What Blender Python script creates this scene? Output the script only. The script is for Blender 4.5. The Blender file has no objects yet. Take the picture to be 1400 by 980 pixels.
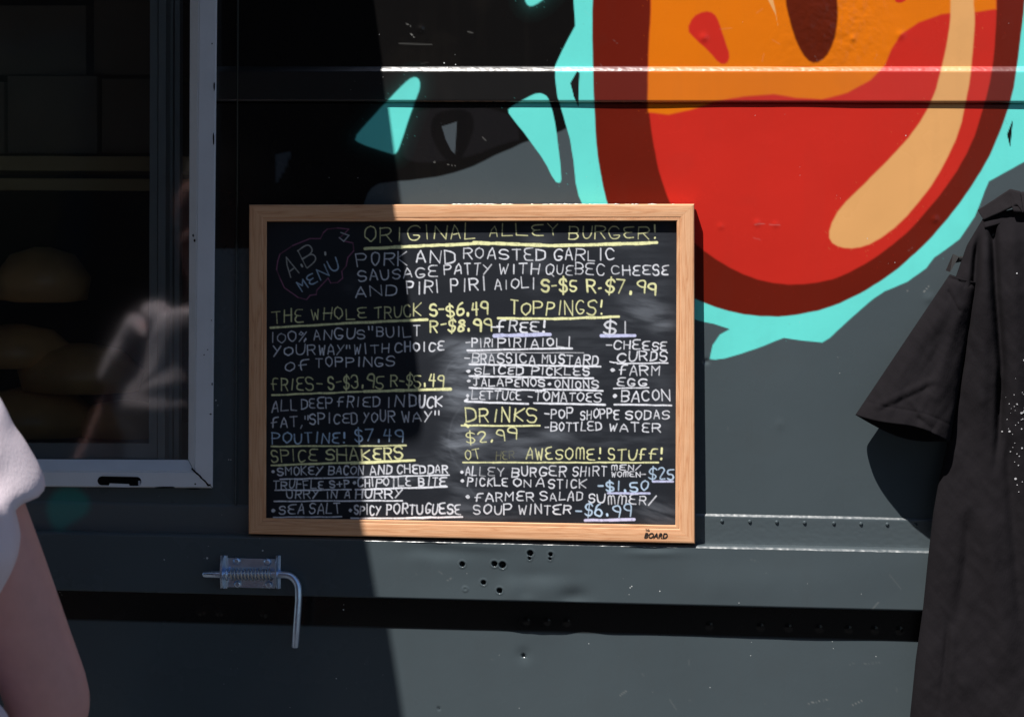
import bpy, bmesh, math, random
import numpy as np
from mathutils import Vector, Matrix, noise as mnoise

R = math.radians
S = bpy.context.scene
COL = S.collection
rng = random.Random(7)
nrng = np.random.default_rng(11)

# ------------------------------------------------------------------ camera
Z0 = 1.35
YAW, PITCH, ROLL = R(6.6), R(3.0), R(0.42)
F = 3500.0                                  # focal length in photo pixels
T0 = Vector((0, 0, Z0))
BACK = Vector((math.sin(YAW) * math.cos(PITCH), -math.cos(YAW) * math.cos(PITCH), math.sin(PITCH)))
CAMLOC = T0 + 3.5 * BACK
cam_d = bpy.data.cameras.new('camera')
cam = bpy.data.objects.new('camera', cam_d)
COL.objects.link(cam)
rot = (-BACK).to_track_quat('-Z', 'Y').to_matrix()
rot = rot @ Matrix.Rotation(ROLL, 3, 'Z')
cam.matrix_world = Matrix.Translation(CAMLOC) @ rot.to_4x4()
cam_d.sensor_width = 36
cam_d.lens = 90
cam_d.clip_end = 500
cam_d.dof.use_dof = True
cam_d.dof.focus_distance = 3.49
cam_d.dof.aperture_fstop = 9.0
S.camera = cam
CR = np.array(rot)
CL = np.array(CAMLOC)

def W(px, py, depth=0.0):
    """point on the plane 'depth' metres in front of the truck wall, seen at photo pixel px,py"""
    px = np.asarray(px, float); py = np.asarray(py, float); depth = np.asarray(depth, float)
    px, py, depth = np.broadcast_arrays(px, py, depth)
    d = np.stack([(px - 700) / F, (490 - py) / F, -np.ones_like(px)], -1) @ CR.T
    t = (-depth - CL[1]) / d[..., 1]
    P = CL + d * t[..., None]
    return P

def slope(y0):
    return (y0 - 307) * 3.3e-5 + 0.007

def row(y0, px):
    return y0 + slope(y0) * (np.asarray(px, float) - 700)

# ------------------------------------------------------------------ world, sun, exposure
SUND = Vector((0.60, 1.0, -2.0))            # direction the light travels
sd = -SUND.normalized()
w = bpy.data.worlds.new('World'); S.world = w; w.use_nodes = True
nt = w.node_tree
sky = nt.nodes.new('ShaderNodeTexSky')
sky.sky_type = 'NISHITA'; sky.sun_disc = False
sky.sun_elevation = math.asin(sd.z)
sky.sun_rotation = math.atan2(sd.x, sd.y)
bg = nt.nodes['Background']
nt.links.new(sky.outputs[0], bg.inputs[0])
bg.inputs[1].default_value = 0.05
sky.ozone_density = 3.0; sky.dust_density = 0.4
sl = bpy.data.lights.new('sun', 'SUN'); so = bpy.data.objects.new('sun', sl); COL.objects.link(so)
sl.energy = 5.0; sl.angle = R(0.5); sl.color = (1.0, 0.955, 0.90)
so.rotation_euler = SUND.to_track_quat('-Z', 'Y').to_euler()
so.location = (-3, -6, 9)
S.view_settings.view_transform = 'Standard'
S.view_settings.look = 'None'
S.view_settings.gamma = 1
S.view_settings.exposure = 0.50
S.cycles.use_denoising = True
S.cycles.max_bounces = 8

# ------------------------------------------------------------------ helpers
def lin(c):
    c = np.array(c, float) / 255.0
    return np.where(c <= 0.04045, c / 12.92, ((c + 0.055) / 1.055) ** 2.4)

K = 1.08                                      # sunlit wall: photo value / base colour
def alb(r, g, b):
    return lin((r, g, b)) / K

def link(o, parent=None):
    COL.objects.link(o)
    if parent is not None:
        o.parent = parent
        o.matrix_parent_inverse = parent.matrix_world.inverted() if False else Matrix.Translation(-Vector(parent.location))
    return o

def tag(o, label=None, cat=None, group=None, kind=None):
    if label: o['label'] = label
    if cat: o['category'] = cat
    if group: o['group'] = group
    if kind: o['kind'] = kind
    return o

def thing(name, loc, label, cat, group=None):
    o = bpy.data.objects.new(name, None); COL.objects.link(o); o.location = loc
    o.empty_display_size = 0.1
    return tag(o, label, cat, group)

def mesh_obj(name, V, Fc, mat, parent=None, smooth=False, loc=None):
    me = bpy.data.meshes.new(name)
    me.from_pydata([tuple(v) for v in V], [], [tuple(f) for f in Fc])
    me.materials.append(mat)
    if smooth: me.polygons.foreach_set('use_smooth', [True] * len(me.polygons))
    me.update()
    o = bpy.data.objects.new(name, me)
    return link(o, parent)

def grid_obj(name, P, mat, parent=None, color=None, smooth=True, closed_u=False, uv=None):
    """P: (n,m,3) array of points -> one sheet"""
    n, m = P.shape[:2]
    idx = np.arange(n * m).reshape(n, m)
    if closed_u:
        nxt = np.roll(idx, -1, axis=1)
        a, b, c, d = idx[:-1], nxt[:-1], nxt[1:], idx[1:]
    else:
        a, b, c, d = idx[:-1, :-1], idx[:-1, 1:], idx[1:, 1:], idx[1:, :-1]
    q = np.stack([a, d, c, b], -1).reshape(-1, 4)
    me = bpy.data.meshes.new(name)
    me.vertices.add(n * m); me.vertices.foreach_set('co', P.reshape(-1).astype(np.float32))
    me.loops.add(q.size); me.loops.foreach_set('vertex_index', q.reshape(-1).astype(np.int32))
    me.polygons.add(len(q))
    me.polygons.foreach_set('loop_start', np.arange(0, q.size, 4, dtype=np.int32))
    me.polygons.foreach_set('use_smooth', np.full(len(q), smooth))
    me.update(calc_edges=True); me.validate()
    if color is not None:
        at = me.color_attributes.new('paint', 'FLOAT_COLOR', 'POINT')
        c4 = np.concatenate([color.reshape(-1, 3), np.ones((n * m, 1))], 1).astype(np.float32)
        at.data.foreach_set('color', c4.reshape(-1))
    if uv is not None:
        l = me.uv_layers.new(name='uv')
        l.data.foreach_set('uv', uv.reshape(-1, 2)[q.reshape(-1)].astype(np.float32).reshape(-1))
    me.materials.append(mat)
    o = bpy.data.objects.new(name, me)
    return link(o, parent)

class MB:
    def __init__(s): s.bm = bmesh.new()
    def box(s, c, size, rotm=None, bev=0.0):
        r = bmesh.ops.create_cube(s.bm, size=1.0)
        vs = r['verts']
        M = Matrix.Translation(Vector(c)) @ (rotm.to_4x4() if rotm else Matrix()) @ Matrix.Diagonal((*size, 1))
        bmesh.ops.transform(s.bm, matrix=M, verts=vs)
        if bev > 0:
            es = list({e for v in vs for e in v.link_edges})
            bmesh.ops.bevel(s.bm, geom=es, offset=bev, segments=2, affect='EDGES', profile=0.7)
        return s
    def tube(s, pts, rad, n=12, cap=True):
        pts = [Vector(p) for p in pts]
        if not hasattr(rad, '__len__'): rad = [rad] * len(pts)
        rings = []
        up = None
        for i, p in enumerate(pts):
            t = (pts[min(i + 1, len(pts) - 1)] - pts[max(i - 1, 0)]).normalized()
            if up is None:
                up = t.orthogonal().normalized()
            up = (up - t * up.dot(t)).normalized()
            sd_ = t.cross(up)
            rings.append([s.bm.verts.new(p + (up * math.cos(2 * math.pi * k / n) + sd_ * math.sin(2 * math.pi * k / n)) * rad[i]) for k in range(n)])
        for a, b in zip(rings, rings[1:]):
            for k in range(n):
                f = s.bm.faces.new((a[k], a[(k + 1) % n], b[(k + 1) % n], b[k])); f.smooth = True
        if cap:
            s.bm.faces.new(list(reversed(rings[0]))); s.bm.faces.new(rings[-1])
        return s
    def cyl(s, a, b, r, n=20, r2=None):
        return s.tube([a, b], [r, r if r2 is None else r2], n)
    def build(s, name, mat, parent=None, smooth=None):
        bmesh.ops.recalc_face_normals(s.bm, faces=s.bm.faces)
        me = bpy.data.meshes.new(name); s.bm.to_mesh(me); s.bm.free()
        me.materials.append(mat)
        if smooth is not None: me.polygons.foreach_set('use_smooth', [smooth] * len(me.polygons))
        return link(bpy.data.objects.new(name, me), parent)

# ------------------------------------------------------------------ materials
def mat(name, color=(0.5, 0.5, 0.5), rough=0.5, metal=0.0, spec=0.5, attr=None, var=0.0, vscale=6.0,
        bump=0.0, bscale=60.0, specks=0.0, speck_col=(0.6, 0.62, 0.62), speck_scale=90.0, sheen=0.0,
        rvar=0.0, coat=0.0, coat_r=0.16, chips=0.0, chip_col=(0.01, 0.01, 0.012)):
    m = bpy.data.materials.new(name); m.use_nodes = True
    nt = m.node_tree; N = nt.nodes; L = nt.links
    b = N['Principled BSDF']
    b.inputs['Coat Weight'].default_value = coat; b.inputs['Coat Roughness'].default_value = coat_r
    b.inputs['Roughness'].default_value = rough
    b.inputs['Metallic'].default_value = metal
    b.inputs['Specular IOR Level'].default_value = spec
    if sheen: b.inputs['Sheen Weight'].default_value = sheen
    tc = N.new('ShaderNodeTexCoord')
    if attr:
        a = N.new('ShaderNodeVertexColor'); a.layer_name = attr; src = a.outputs['Color']
    else:
        a = N.new('ShaderNodeRGB'); a.outputs[0].default_value = (*color, 1); src = a.outputs[0]
    if var > 0:
        n = N.new('ShaderNodeTexNoise'); n.inputs['Scale'].default_value = vscale; n.inputs['Detail'].default_value = 7
        L.new(tc.outputs['Object'], n.inputs['Vector'])
        mr = N.new('ShaderNodeMapRange'); mr.inputs['From Min'].default_value = 0.3; mr.inputs['From Max'].default_value = 0.7
        mr.inputs['To Min'].default_value = 1 - var; mr.inputs['To Max'].default_value = 1 + var
        L.new(n.outputs['Fac'], mr.inputs['Value'])
        mx = N.new('ShaderNodeVectorMath'); mx.operation = 'SCALE'
        L.new(src, mx.inputs[0]); L.new(mr.outputs[0], mx.inputs['Scale']); src = mx.outputs[0]
    for amt, scol, sc, thr in ((specks, speck_col, speck_scale, 0.0), (chips, chip_col, 55.0, 0.0)):
        if amt <= 0: continue
        n = N.new('ShaderNodeTexVoronoi'); n.inputs['Scale'].default_value = sc
        L.new(tc.outputs['Object'], n.inputs['Vector'])
        n2 = N.new('ShaderNodeTexNoise'); n2.inputs['Scale'].default_value = sc * 0.16; n2.inputs['Detail'].default_value = 3
        L.new(tc.outputs['Object'], n2.inputs['Vector'])
        mr = N.new('ShaderNodeMapRange'); mr.inputs['From Min'].default_value = 0.58; mr.inputs['From Max'].default_value = 0.78
        mr.inputs['To Min'].default_value = 0.0; mr.inputs['To Max'].default_value = amt
        L.new(n2.outputs['Fac'], mr.inputs['Value'])
        lt = N.new('ShaderNodeMath'); lt.operation = 'LESS_THAN'
        L.new(n.outputs['Distance'], lt.inputs[0]); L.new(mr.outputs[0], lt.inputs[1])
        mm = N.new('ShaderNodeMix'); mm.data_type = 'RGBA'
        L.new(lt.outputs[0], mm.inputs[0]); L.new(src, mm.inputs[6]); mm.inputs[7].default_value = (*scol, 1)
        src = mm.outputs[2]
    L.new(src, b.inputs['Base Color'])
    if rvar > 0:
        n = N.new('ShaderNodeTexNoise'); n.inputs['Scale'].default_value = 9; n.inputs['Detail'].default_value = 8
        L.new(tc.outputs['Object'], n.inputs['Vector'])
        mr = N.new('ShaderNodeMapRange'); mr.inputs['To Min'].default_value = rough - rvar; mr.inputs['To Max'].default_value = rough + rvar
        L.new(n.outputs['Fac'], mr.inputs['Value']); L.new(mr.outputs[0], b.inputs['Roughness'])
    if bump > 0:
        n = N.new('ShaderNodeTexNoise'); n.inputs['Scale'].default_value = bscale; n.inputs['Detail'].default_value = 5
        L.new(tc.outputs['Object'], n.inputs['Vector'])
        bp = N.new('ShaderNodeBump'); bp.inputs['Strength'].default_value = 1.0; bp.inputs['Distance'].default_value = bump
        L.new(n.outputs['Fac'], bp.inputs['Height']); L.new(bp.outputs[0], b.inputs['Normal'])
    return m

def cloth_mat(name, color, weave=900.0, var=0.08, attr=None, bump=0.0004, rel=0.18):
    m = mat(name, color, rough=1.0, spec=0.04, attr=attr, var=var, vscale=14)
    nt = m.node_tree; N = nt.nodes; L = nt.links; b = N['Principled BSDF']
    tc = N['Texture Coordinate']
    mp = N.new('ShaderNodeMapping'); mp.inputs['Scale'].default_value = (weave, weave, weave * 0.35)
    L.new(tc.outputs['Object'], mp.inputs[0])
    n = N.new('ShaderNodeTexNoise'); n.inputs['Scale'].default_value = 0.6; n.inputs['Detail'].default_value = 2
    L.new(mp.outputs[0], n.inputs['Vector'])
    n2 = N.new('ShaderNodeTexNoise'); n2.inputs['Scale'].default_value = 22; n2.inputs['Detail'].default_value = 6
    L.new(tc.outputs['Object'], n2.inputs['Vector'])
    b1 = N.new('ShaderNodeBump'); b1.inputs['Distance'].default_value = bump
    b2 = N.new('ShaderNodeBump'); b2.inputs['Distance'].default_value = 0.004; b2.inputs['Strength'].default_value = rel
    L.new(n.outputs[0], b1.inputs['Height']); L.new(n2.outputs[0], b2.inputs['Height'])
    L.new(b1.outputs[0], b2.inputs['Normal']); L.new(b2.outputs[0], b.inputs['Normal'])
    return m

def wood_mat(name):
    m = bpy.data.materials.new(name); m.use_nodes = True
    nt = m.node_tree; N = nt.nodes; L = nt.links; b = N['Principled BSDF']
    b.inputs['Roughness'].default_value = 0.5; b.inputs['Specular IOR Level'].default_value = 0.35
    uv = N.new('ShaderNodeUVMap'); uv.uv_map = 'uv'
    mp = N.new('ShaderNodeMapping'); mp.inputs['Scale'].default_value = (5, 120, 1)
    L.new(uv.outputs[0], mp.inputs[0])
    wv = N.new('ShaderNodeTexNoise'); wv.inputs['Scale'].default_value = 1.0; wv.inputs['Detail'].default_value = 3
    wv.inputs['Distortion'].default_value = 0.4
    L.new(mp.outputs[0], wv.inputs['Vector'])
    mth = N.new('ShaderNodeMath'); mth.operation = 'MULTIPLY'; mth.inputs[1].default_value = 7.0
    L.new(wv.outputs['Fac'], mth.inputs[0])
    fr = N.new('ShaderNodeMath'); fr.operation = 'PINGPONG'; fr.inputs[1].default_value = 0.5
    L.new(mth.outputs[0], fr.inputs[0])
    cr = N.new('ShaderNodeValToRGB')
    cr.color_ramp.elements[0].position = 0.0; cr.color_ramp.elements[0].color = (*alb(210, 152, 112), 1)
    cr.color_ramp.elements[1].position = 0.26; cr.color_ramp.elements[1].color = (*alb(226, 172, 130), 1)
    e = cr.color_ramp.elements.new(0.11); e.color = (*alb(221, 164, 121), 1)
    e = cr.color_ramp.elements.new(0.5); e.color = (*alb(231, 180, 139), 1)
    L.new(fr.outputs[0], cr.inputs[0])
    mp2 = N.new('ShaderNodeMapping'); mp2.inputs['Scale'].default_value = (18, 1500, 1)
    L.new(uv.outputs[0], mp2.inputs[0])
    n2 = N.new('ShaderNodeTexNoise'); n2.inputs['Scale'].default_value = 1.0; n2.inputs['Detail'].default_value = 4
    L.new(mp2.outputs[0], n2.inputs['Vector'])
    mr = N.new('ShaderNodeMapRange'); mr.inputs['To Min'].default_value = 0.93; mr.inputs['To Max'].default_value = 1.13
    L.new(n2.outputs['Fac'], mr.inputs['Value'])
    sc = N.new('ShaderNodeVectorMath'); sc.operation = 'SCALE'
    L.new(cr.outputs[0], sc.inputs[0]); L.new(mr.outputs[0], sc.inputs['Scale'])
    L.new(sc.outputs[0], b.inputs['Base Color'])
    bp = N.new('ShaderNodeBump'); bp.inputs['Distance'].default_value = 0.0002
    L.new(n2.outputs['Fac'], bp.inputs['Height']); L.new(bp.outputs[0], b.inputs['Normal'])
    return m

def glass_mat(name, tint=(0.75, 0.8, 0.8)):
    m = bpy.data.materials.new(name); m.use_nodes = True
    nt = m.node_tree; N = nt.nodes; L = nt.links
    N.remove(N['Principled BSDF']); out = N['Material Output']
    tr = N.new('ShaderNodeBsdfTransparent'); tr.inputs[0].default_value = (*tint, 1)
    gl = N.new('ShaderNodeBsdfGlossy'); gl.inputs['Roughness'].default_value = 0.055
    tc = N.new('ShaderNodeTexCoord'); nz = N.new('ShaderNodeTexNoise'); nz.inputs['Scale'].default_value = 5
    nz.inputs['Detail'].default_value = 2
    L.new(tc.outputs['Object'], nz.inputs['Vector'])
    bp = N.new('ShaderNodeBump'); bp.inputs['Distance'].default_value = 0.0008
    L.new(nz.outputs['Fac'], bp.inputs['Height']); L.new(bp.outputs[0], gl.inputs['Normal'])
    fr = N.new('ShaderNodeFresnel'); fr.inputs['IOR'].default_value = 1.52
    mu = N.new('ShaderNodeMath'); mu.operation = 'MULTIPLY'; mu.inputs[1].default_value = 1.95; mu.use_clamp = True
    L.new(fr.outputs[0], mu.inputs[0])
    mx = N.new('ShaderNodeMixShader')
    L.new(mu.outputs[0], mx.inputs[0]); L.new(tr.outputs[0], mx.inputs[1]); L.new(gl.outputs[0], mx.inputs[2])
    L.new(mx.outputs[0], out.inputs['Surface'])
    return m

GREY = alb(74, 84, 89)
BLACK = alb(17, 16, 16)
M = {}
M['paint'] = mat('truck_paint', attr='paint', rough=0.27, spec=0.16, coat=0.35, var=0.05, vscale=3.5, bump=0.0009, bscale=9, specks=0.2, speck_scale=120, rvar=0.06)
M['railpaint'] = mat('glossy_rail_paint', attr='paint', rough=0.36, spec=0.4, coat=1.0, coat_r=0.26, var=0.05, vscale=3.5, bump=0.0009, bscale=9, specks=0.2, speck_scale=120)
M['greypaint'] = mat('grey_truck_paint', tuple(GREY), rough=0.34, spec=0.16, var=0.06, vscale=3.0, bump=0.0009, bscale=9, rvar=0.08)
M['white'] = mat('white_window_paint', (0.70, 0.715, 0.76), rough=0.42, var=0.05, vscale=18, chips=0.22, bump=0.0003, bscale=120)
M['alu'] = mat('sash_metal', (0.35, 0.37, 0.4), rough=0.4, var=0.06, vscale=20)
M['zinc'] = mat('zinc_steel', (0.62, 0.76, 0.96), rough=0.28, metal=0.95, var=0.12, vscale=60, rvar=0.12, bump=0.0003, bscale=150)
M['brass'] = mat('dull_zinc_spring', (0.6, 0.6, 0.6), rough=0.3, metal=1.0)
M['hole'] = mat('black_hole', (0.004, 0.004, 0.004), rough=0.9, spec=0.1)
M['blackp'] = mat('black_plastic', (0.012, 0.012, 0.013), rough=0.35)
M['wood'] = wood_mat('pine_frame')
M['chalk'] = mat('chalkboard', attr='paint', rough=0.62, spec=0.25, bump=0.00012, bscale=500)
M['glass'] = glass_mat('window_glass', (0.9, 0.93, 0.93))
M['inwall'] = mat('interior_wall', (0.06, 0.065, 0.08), rough=0.6, var=0.2)
M['shelf'] = mat('shelf_board', (0.5, 0.36, 0.18), rough=0.55, var=0.12)
M['card'] = mat('cardboard', (0.22, 0.17, 0.13), rough=0.8, var=0.12)
M['bun'] = mat('brown_crust', (0.66, 0.36, 0.15), rough=0.4, var=0.3, vscale=12)
M['tee'] = cloth_mat('white_cotton', (0.84, 0.73, 0.79), rel=0.04)
M['blacktee'] = cloth_mat('black_cotton', (0.0135, 0.0120, 0.0140), attr='paint', var=0.10)
M['blackrib'] = cloth_mat('black_rib', (0.018, 0.016, 0.018))
M['denim'] = cloth_mat('denim', (0.03, 0.05, 0.10))
M['skin'] = mat('skin', (0.68, 0.36, 0.33), rough=0.5, spec=0.3, var=0.05, vscale=40, bump=0.0002, bscale=400)
M['skin'].node_tree.nodes['Principled BSDF'].inputs['Subsurface Weight'].default_value = 0.15
M['skin'].node_tree.nodes['Principled BSDF'].inputs['Subsurface Radius'].default_value = (0.012, 0.005, 0.003)
M['hair'] = mat('brown_hair', (0.035, 0.02, 0.012), rough=0.45, var=0.3, vscale=80, bump=0.002, bscale=70)
M['shoe'] = mat('canvas_shoe', (0.05, 0.05, 0.06), rough=0.8)
M['eye'] = mat('eye_white', (0.7, 0.7, 0.68), rough=0.2)
M['asphalt'] = mat('asphalt', (0.035, 0.036, 0.04), rough=0.9, var=0.25, vscale=2, bump=0.004, bscale=90)
M['brick'] = mat('brown_brick', (0.10, 0.055, 0.04), rough=0.9, var=0.3, vscale=9, bump=0.006, bscale=40)
M['darkglass'] = mat('dark_window_glass', (0.01, 0.012, 0.015), rough=0.1)
M['ink'] = mat('black_ink', (0.012, 0.01, 0.01), rough=0.6)

# ------------------------------------------------------------------ ground and street behind the camera
gx = 300
ground = mesh_obj('ground', [(-gx, -gx, 0), (gx, -gx, 0), (gx, gx, 0), (-gx, gx, 0)], [(0, 1, 2, 3)], M['asphalt'])
tag(ground, kind='structure')

bld = thing('sky_blocking_building', (0, -14, 0), 'unseen brown brick building added behind the camera to block sky light', 'building')  # added out of view to hold back sky fill and darken reflections
mb = MB(); mb.box((-13, -17, 8.0), (30, 6, 16)); mb.build('wall', M['brick'], bld)
mb = MB(); mb.box((-13, -17, 16.15), (30.6, 6.6, 0.3)); mb.build('roof', M['inwall'], bld)
for i in range(6):
    for j in range(4):
        x = -25.5 + i * 5; z = 1.9 + j * 3.6
        fr = MB().box((x, -13.97, z), (1.7, 0.12, 1.9)).build('window', M['inwall'], bld)
        MB().box((x, -13.9, z), (1.5, 0.04, 1.7)).build('pane', M['darkglass'], fr)

# ------------------------------------------------------------------ mural colour function (paint on the truck side)
def smooth01(t):
    t = np.clip(t, 0, 1); return t * t * (3 - 2 * t)

def chaikin(p, n=2, closed=True):
    p = np.array(p, float)
    for _ in range(n):
        if closed:
            q = np.roll(p, -1, 0)
            p = np.stack([0.75 * p + 0.25 * q, 0.25 * p + 0.75 * q], 1).reshape(-1, 2)
        else:
            a, b = p[:-1], p[1:]
            mid = np.stack([0.75 * a + 0.25 * b, 0.25 * a + 0.75 * b], 1).reshape(-1, 2)
            p = np.concatenate([p[:1], mid[1:-1], p[-1:]]) if len(p) > 2 else p
    return p

def sdist(X, Y, poly, margin):
    """signed distance (inside positive) near polygon; clipped to +-margin"""
    out = np.full(X.shape, -margin, float)
    x0, y0 = poly.min(0) - margin; x1, y1 = poly.max(0) + margin
    sel = (X > x0) & (X < x1) & (Y > y0) & (Y < y1)
    if not sel.any(): return out
    x = X[sel]; y = Y[sel]
    d2 = np.full(x.shape, 1e9); ins = np.zeros(x.shape, bool)
    for (ax, ay), (bx, by) in zip(poly, np.roll(poly, -1, 0)):
        ex, ey = bx - ax, by - ay
        L2 = ex * ex + ey * ey + 1e-9
        t = np.clip(((x - ax) * ex + (y - ay) * ey) / L2, 0, 1)
        dx = x - ax - t * ex; dy = y - ay - t * ey
        d2 = np.minimum(d2, dx * dx + dy * dy)
        if ay != by:
            c = ((ay > y) != (by > y)) & (x < (bx - ax) * (y - ay) / (by - ay) + ax)
            ins ^= c
    d = np.sqrt(d2); d[~ins] *= -1
    out[sel] = np.clip(d, -margin, margin)
    return out

TURQ = alb(108, 228, 220); MAROON = alb(104, 28, 16); RED = alb(198, 44, 34); ORANGE = alb(222, 116, 16)
TAN = alb(226, 168, 106); GREY2 = alb(70, 78, 84)
CHAR = alb(26, 25, 27)
mural = []   # (polygon, colour, edge softness px, smoothing)
def shape(pts, col, soft=1.6, sm=1): mural.append((chaikin(pts, sm), col, soft))
# black field top left
shape([(150,-320),(800,-320),(800,90),(784,170),(762,182),(720,193),(699,203),(670,216),(641,230),(613,239),(570,246),(534,249),(512,253),(500,268),(494,300),(480,340),(150,340)], BLACK, 3)
shape([(575,146),(690,146),(716,190),(690,196),(650,212),(600,222),(560,222),(548,210),(560,170)], CHAR, 5)
shape([(592,158),(612,150),(642,150),(650,170),(640,200),(628,222),(612,222),(598,205),(588,180)], alb(17,16,17), 5)
shape([(604,173),(625,166),(624,186),(622,211),(617,206),(609,190)], GREY2, 1.5, 0)
shape([(376,212),(398,207),(390,232),(378,250)], alb(60,66,72), 3, 0)
# turquoise outer glow of the round emblem
shape([(800,-320),(790,-60),(784,0),(786,36),(768,71),(759,91),(759,107),(762,132),(771,161),(779,189),(784,221),(787,250),(791,268),(805,300),
       (840,360),(900,415),(954,438),(976,443),(997,450),(984,457),(974,472),(970,491),(978,492),(992,490),(1032,477),(1072,462),(1100,466),(1124,468),(1134,462),(1159,439),
       (1195,408),(1210,398),(1241,385),(1266,367),(1277,352),(1312,327),(1333,296),(1345,265),(1352,248),(1400,222),(1470,190),(1500,120),(1510,-40),(1490,-320)], TURQ, 1.8, 0)
shape([(789,98),(792,100),(791,147),(784,132),(780,114)], BLACK, 1.2, 0)
shape([(1385,163),(1381,200),(1377,184)], BLACK, 1.2, 0)
# turquoise licks
shape([(484,190),(500,170),(531,137),(545,122),(559,109),(568,105),(574,110),(574,122),(570,132),(557,168),(545,205),(539,212),(530,209),(520,206),(492,196)], TURQ, 3.2)
shape([(693,152),(700,145),(720,134),(736,127),(746,130),(751,137),(757,157),(763,196),(768,243),(766,251),(758,248),(745,221),(720,186),(702,164)], TURQ, 2.0)
shape([(717,-30),(717,0),(722,9),(731,8),(746,-2),(770,-30)], TURQ, 3.5)
shape([(62,690),(78,668),(100,664),(118,676),(124,690),(116,704),(96,716),(84,726),(70,720)], TURQ * 0.26, 14)
# emblem: maroon ring, red and orange inside
shape([(811,-320),(810,0),(810,70),(812,143),(816,204),(822,245),(831,282),(852,330),(890,375),(930,400),(955,411),(986,423),(1026,432),(1077,433),(1134,421),(1190,395),
       (1241,357),(1287,311),(1322,265),(1348,224),(1368,179),(1384,133),(1391,87),(1397,41),(1402,-10),(1398,-200),(1380,-320)], MAROON, 2.4)
shape([(893,-320),(890,0),(887,77),(885,138),(890,173),(896,214),(907,255),(918,282),(935,315),(954,337),(986,360),(1026,380),(1067,389),(1108,389),(1149,379),(1190,357),(1231,327),
       (1266,291),(1302,245),(1328,199),(1345,148),(1356,102),(1361,51),(1363,0),(1363,-200),(1340,-320)], RED, 3.6)
shape([(893,-320),(890,0),(887,77),(885,138),(886,154),(914,157),(945,150),(975,140),(1016,132),(1057,129),(1088,134),(1123,136),(1159,127),(1190,110),(1210,89),(1218,69),(1231,48),
       (1256,31),(1287,20),(1307,18),(1333,17),(1362,13),(1362,-200),(1340,-320)], ORANGE, 4.5, 0)
shape([(939,41),(947,23),(963,15),(976,18),(983,31),(991,56),(998,76),(994,88),(983,87),(970,71),(950,54)], RED, 4.0)
shape([(1221,-20),(1223,2),(1231,5),(1240,0),(1242,-20)], RED, 2.0)
shape([(1073,-60),(1073,0),(1080,31),(1090,61),(1103,82),(1115,88),(1129,79),(1139,61),(1146,31),(1145,0),(1140,-60)], alb(92, 30, 14), 4)
shape([(1045,-60),(1050,0),(1060,20),(1064,38),(1061,18),(1057,0),(1054,-60)], TAN, 2.0, 0)
shape([(1303,-320),(1300,0),(1298,41),(1289,87),(1277,133),(1251,179),(1215,219),(1180,253),(1149,283),(1134,311),(1134,330),(1149,339),(1170,340),(1195,332),(1231,306),(1266,265),
       (1292,224),(1312,179),(1323,128),(1330,77),(1333,31),(1331,0),(1328,-320)], TAN, 3.6)

def fbm(X, Y, s, seed=0, octv=4):
    """cheap value noise on arrays"""
    out = np.zeros(X.shape); amp = 0.5; tot = 0
    r = np.random.default_rng(seed)
    tab = r.random((256, 256))
    for o in range(octv):
        x = X / s * (2 ** o) + 17 * o; y = Y / s * (2 ** o) + 31 * o
        xi = np.floor(x).astype(int); yi = np.floor(y).astype(int)
        fx = smooth01(x - xi); fy = smooth01(y - yi)
        a = tab[xi % 256, yi % 256]; b = tab[(xi + 1) % 256, yi % 256]
        c = tab[xi % 256, (yi + 1) % 256]; d = tab[(xi + 1) % 256, (yi + 1) % 256]
        out += amp * ((a * (1 - fx) + b * fx) * (1 - fy) + (c * (1 - fx) + d * fx) * fy); tot += amp; amp *= 0.5
    return out / tot

SCR = [(1105, 961, 1131, 956, .5, True), (1165, 964, 1178, 957, .5, True), (1182, 906, 1206, 906, .3, True), (848, 950, 856, 944, .35, False), (915, 955, 925, 970, .15, False),
       (546, 60, 590, 61, .22, False), (556, 33, 561, 36, .5, True), (562, 47, 566, 51, .8, True), (1193, 832, 1201, 823, .3, False), (1216, 785, 1232, 805, .10, False),
       (1263, 399, 1270, 391, .7, True), (1240, 398, 1243, 395, .5, True), (1032, 307, 1045, 306, .3, False), (1052, 307, 1066, 308, .25, False), (640, 44, 646, 45, .3, False),
       (612, 225, 622, 227, .4, True), (593, 222, 597, 221, .5, True), (660, 188, 664, 192, .3, False), (617, 790, 612, 793, .4, True), (984, 40, 1000, 39, .12, False)]
_r = random.Random(91)
for _ in range(34):
    x_ = _r.uniform(520, 1300); y_ = _r.choice([_r.uniform(300, 700), _r.uniform(760, 815), _r.uniform(880, 980), _r.uniform(0, 90)])
    SCR.append((x_, y_, x_ + _r.gauss(0, 5), y_ + _r.gauss(0, 5), _r.uniform(.04, .16), _r.random() < .5))
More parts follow.
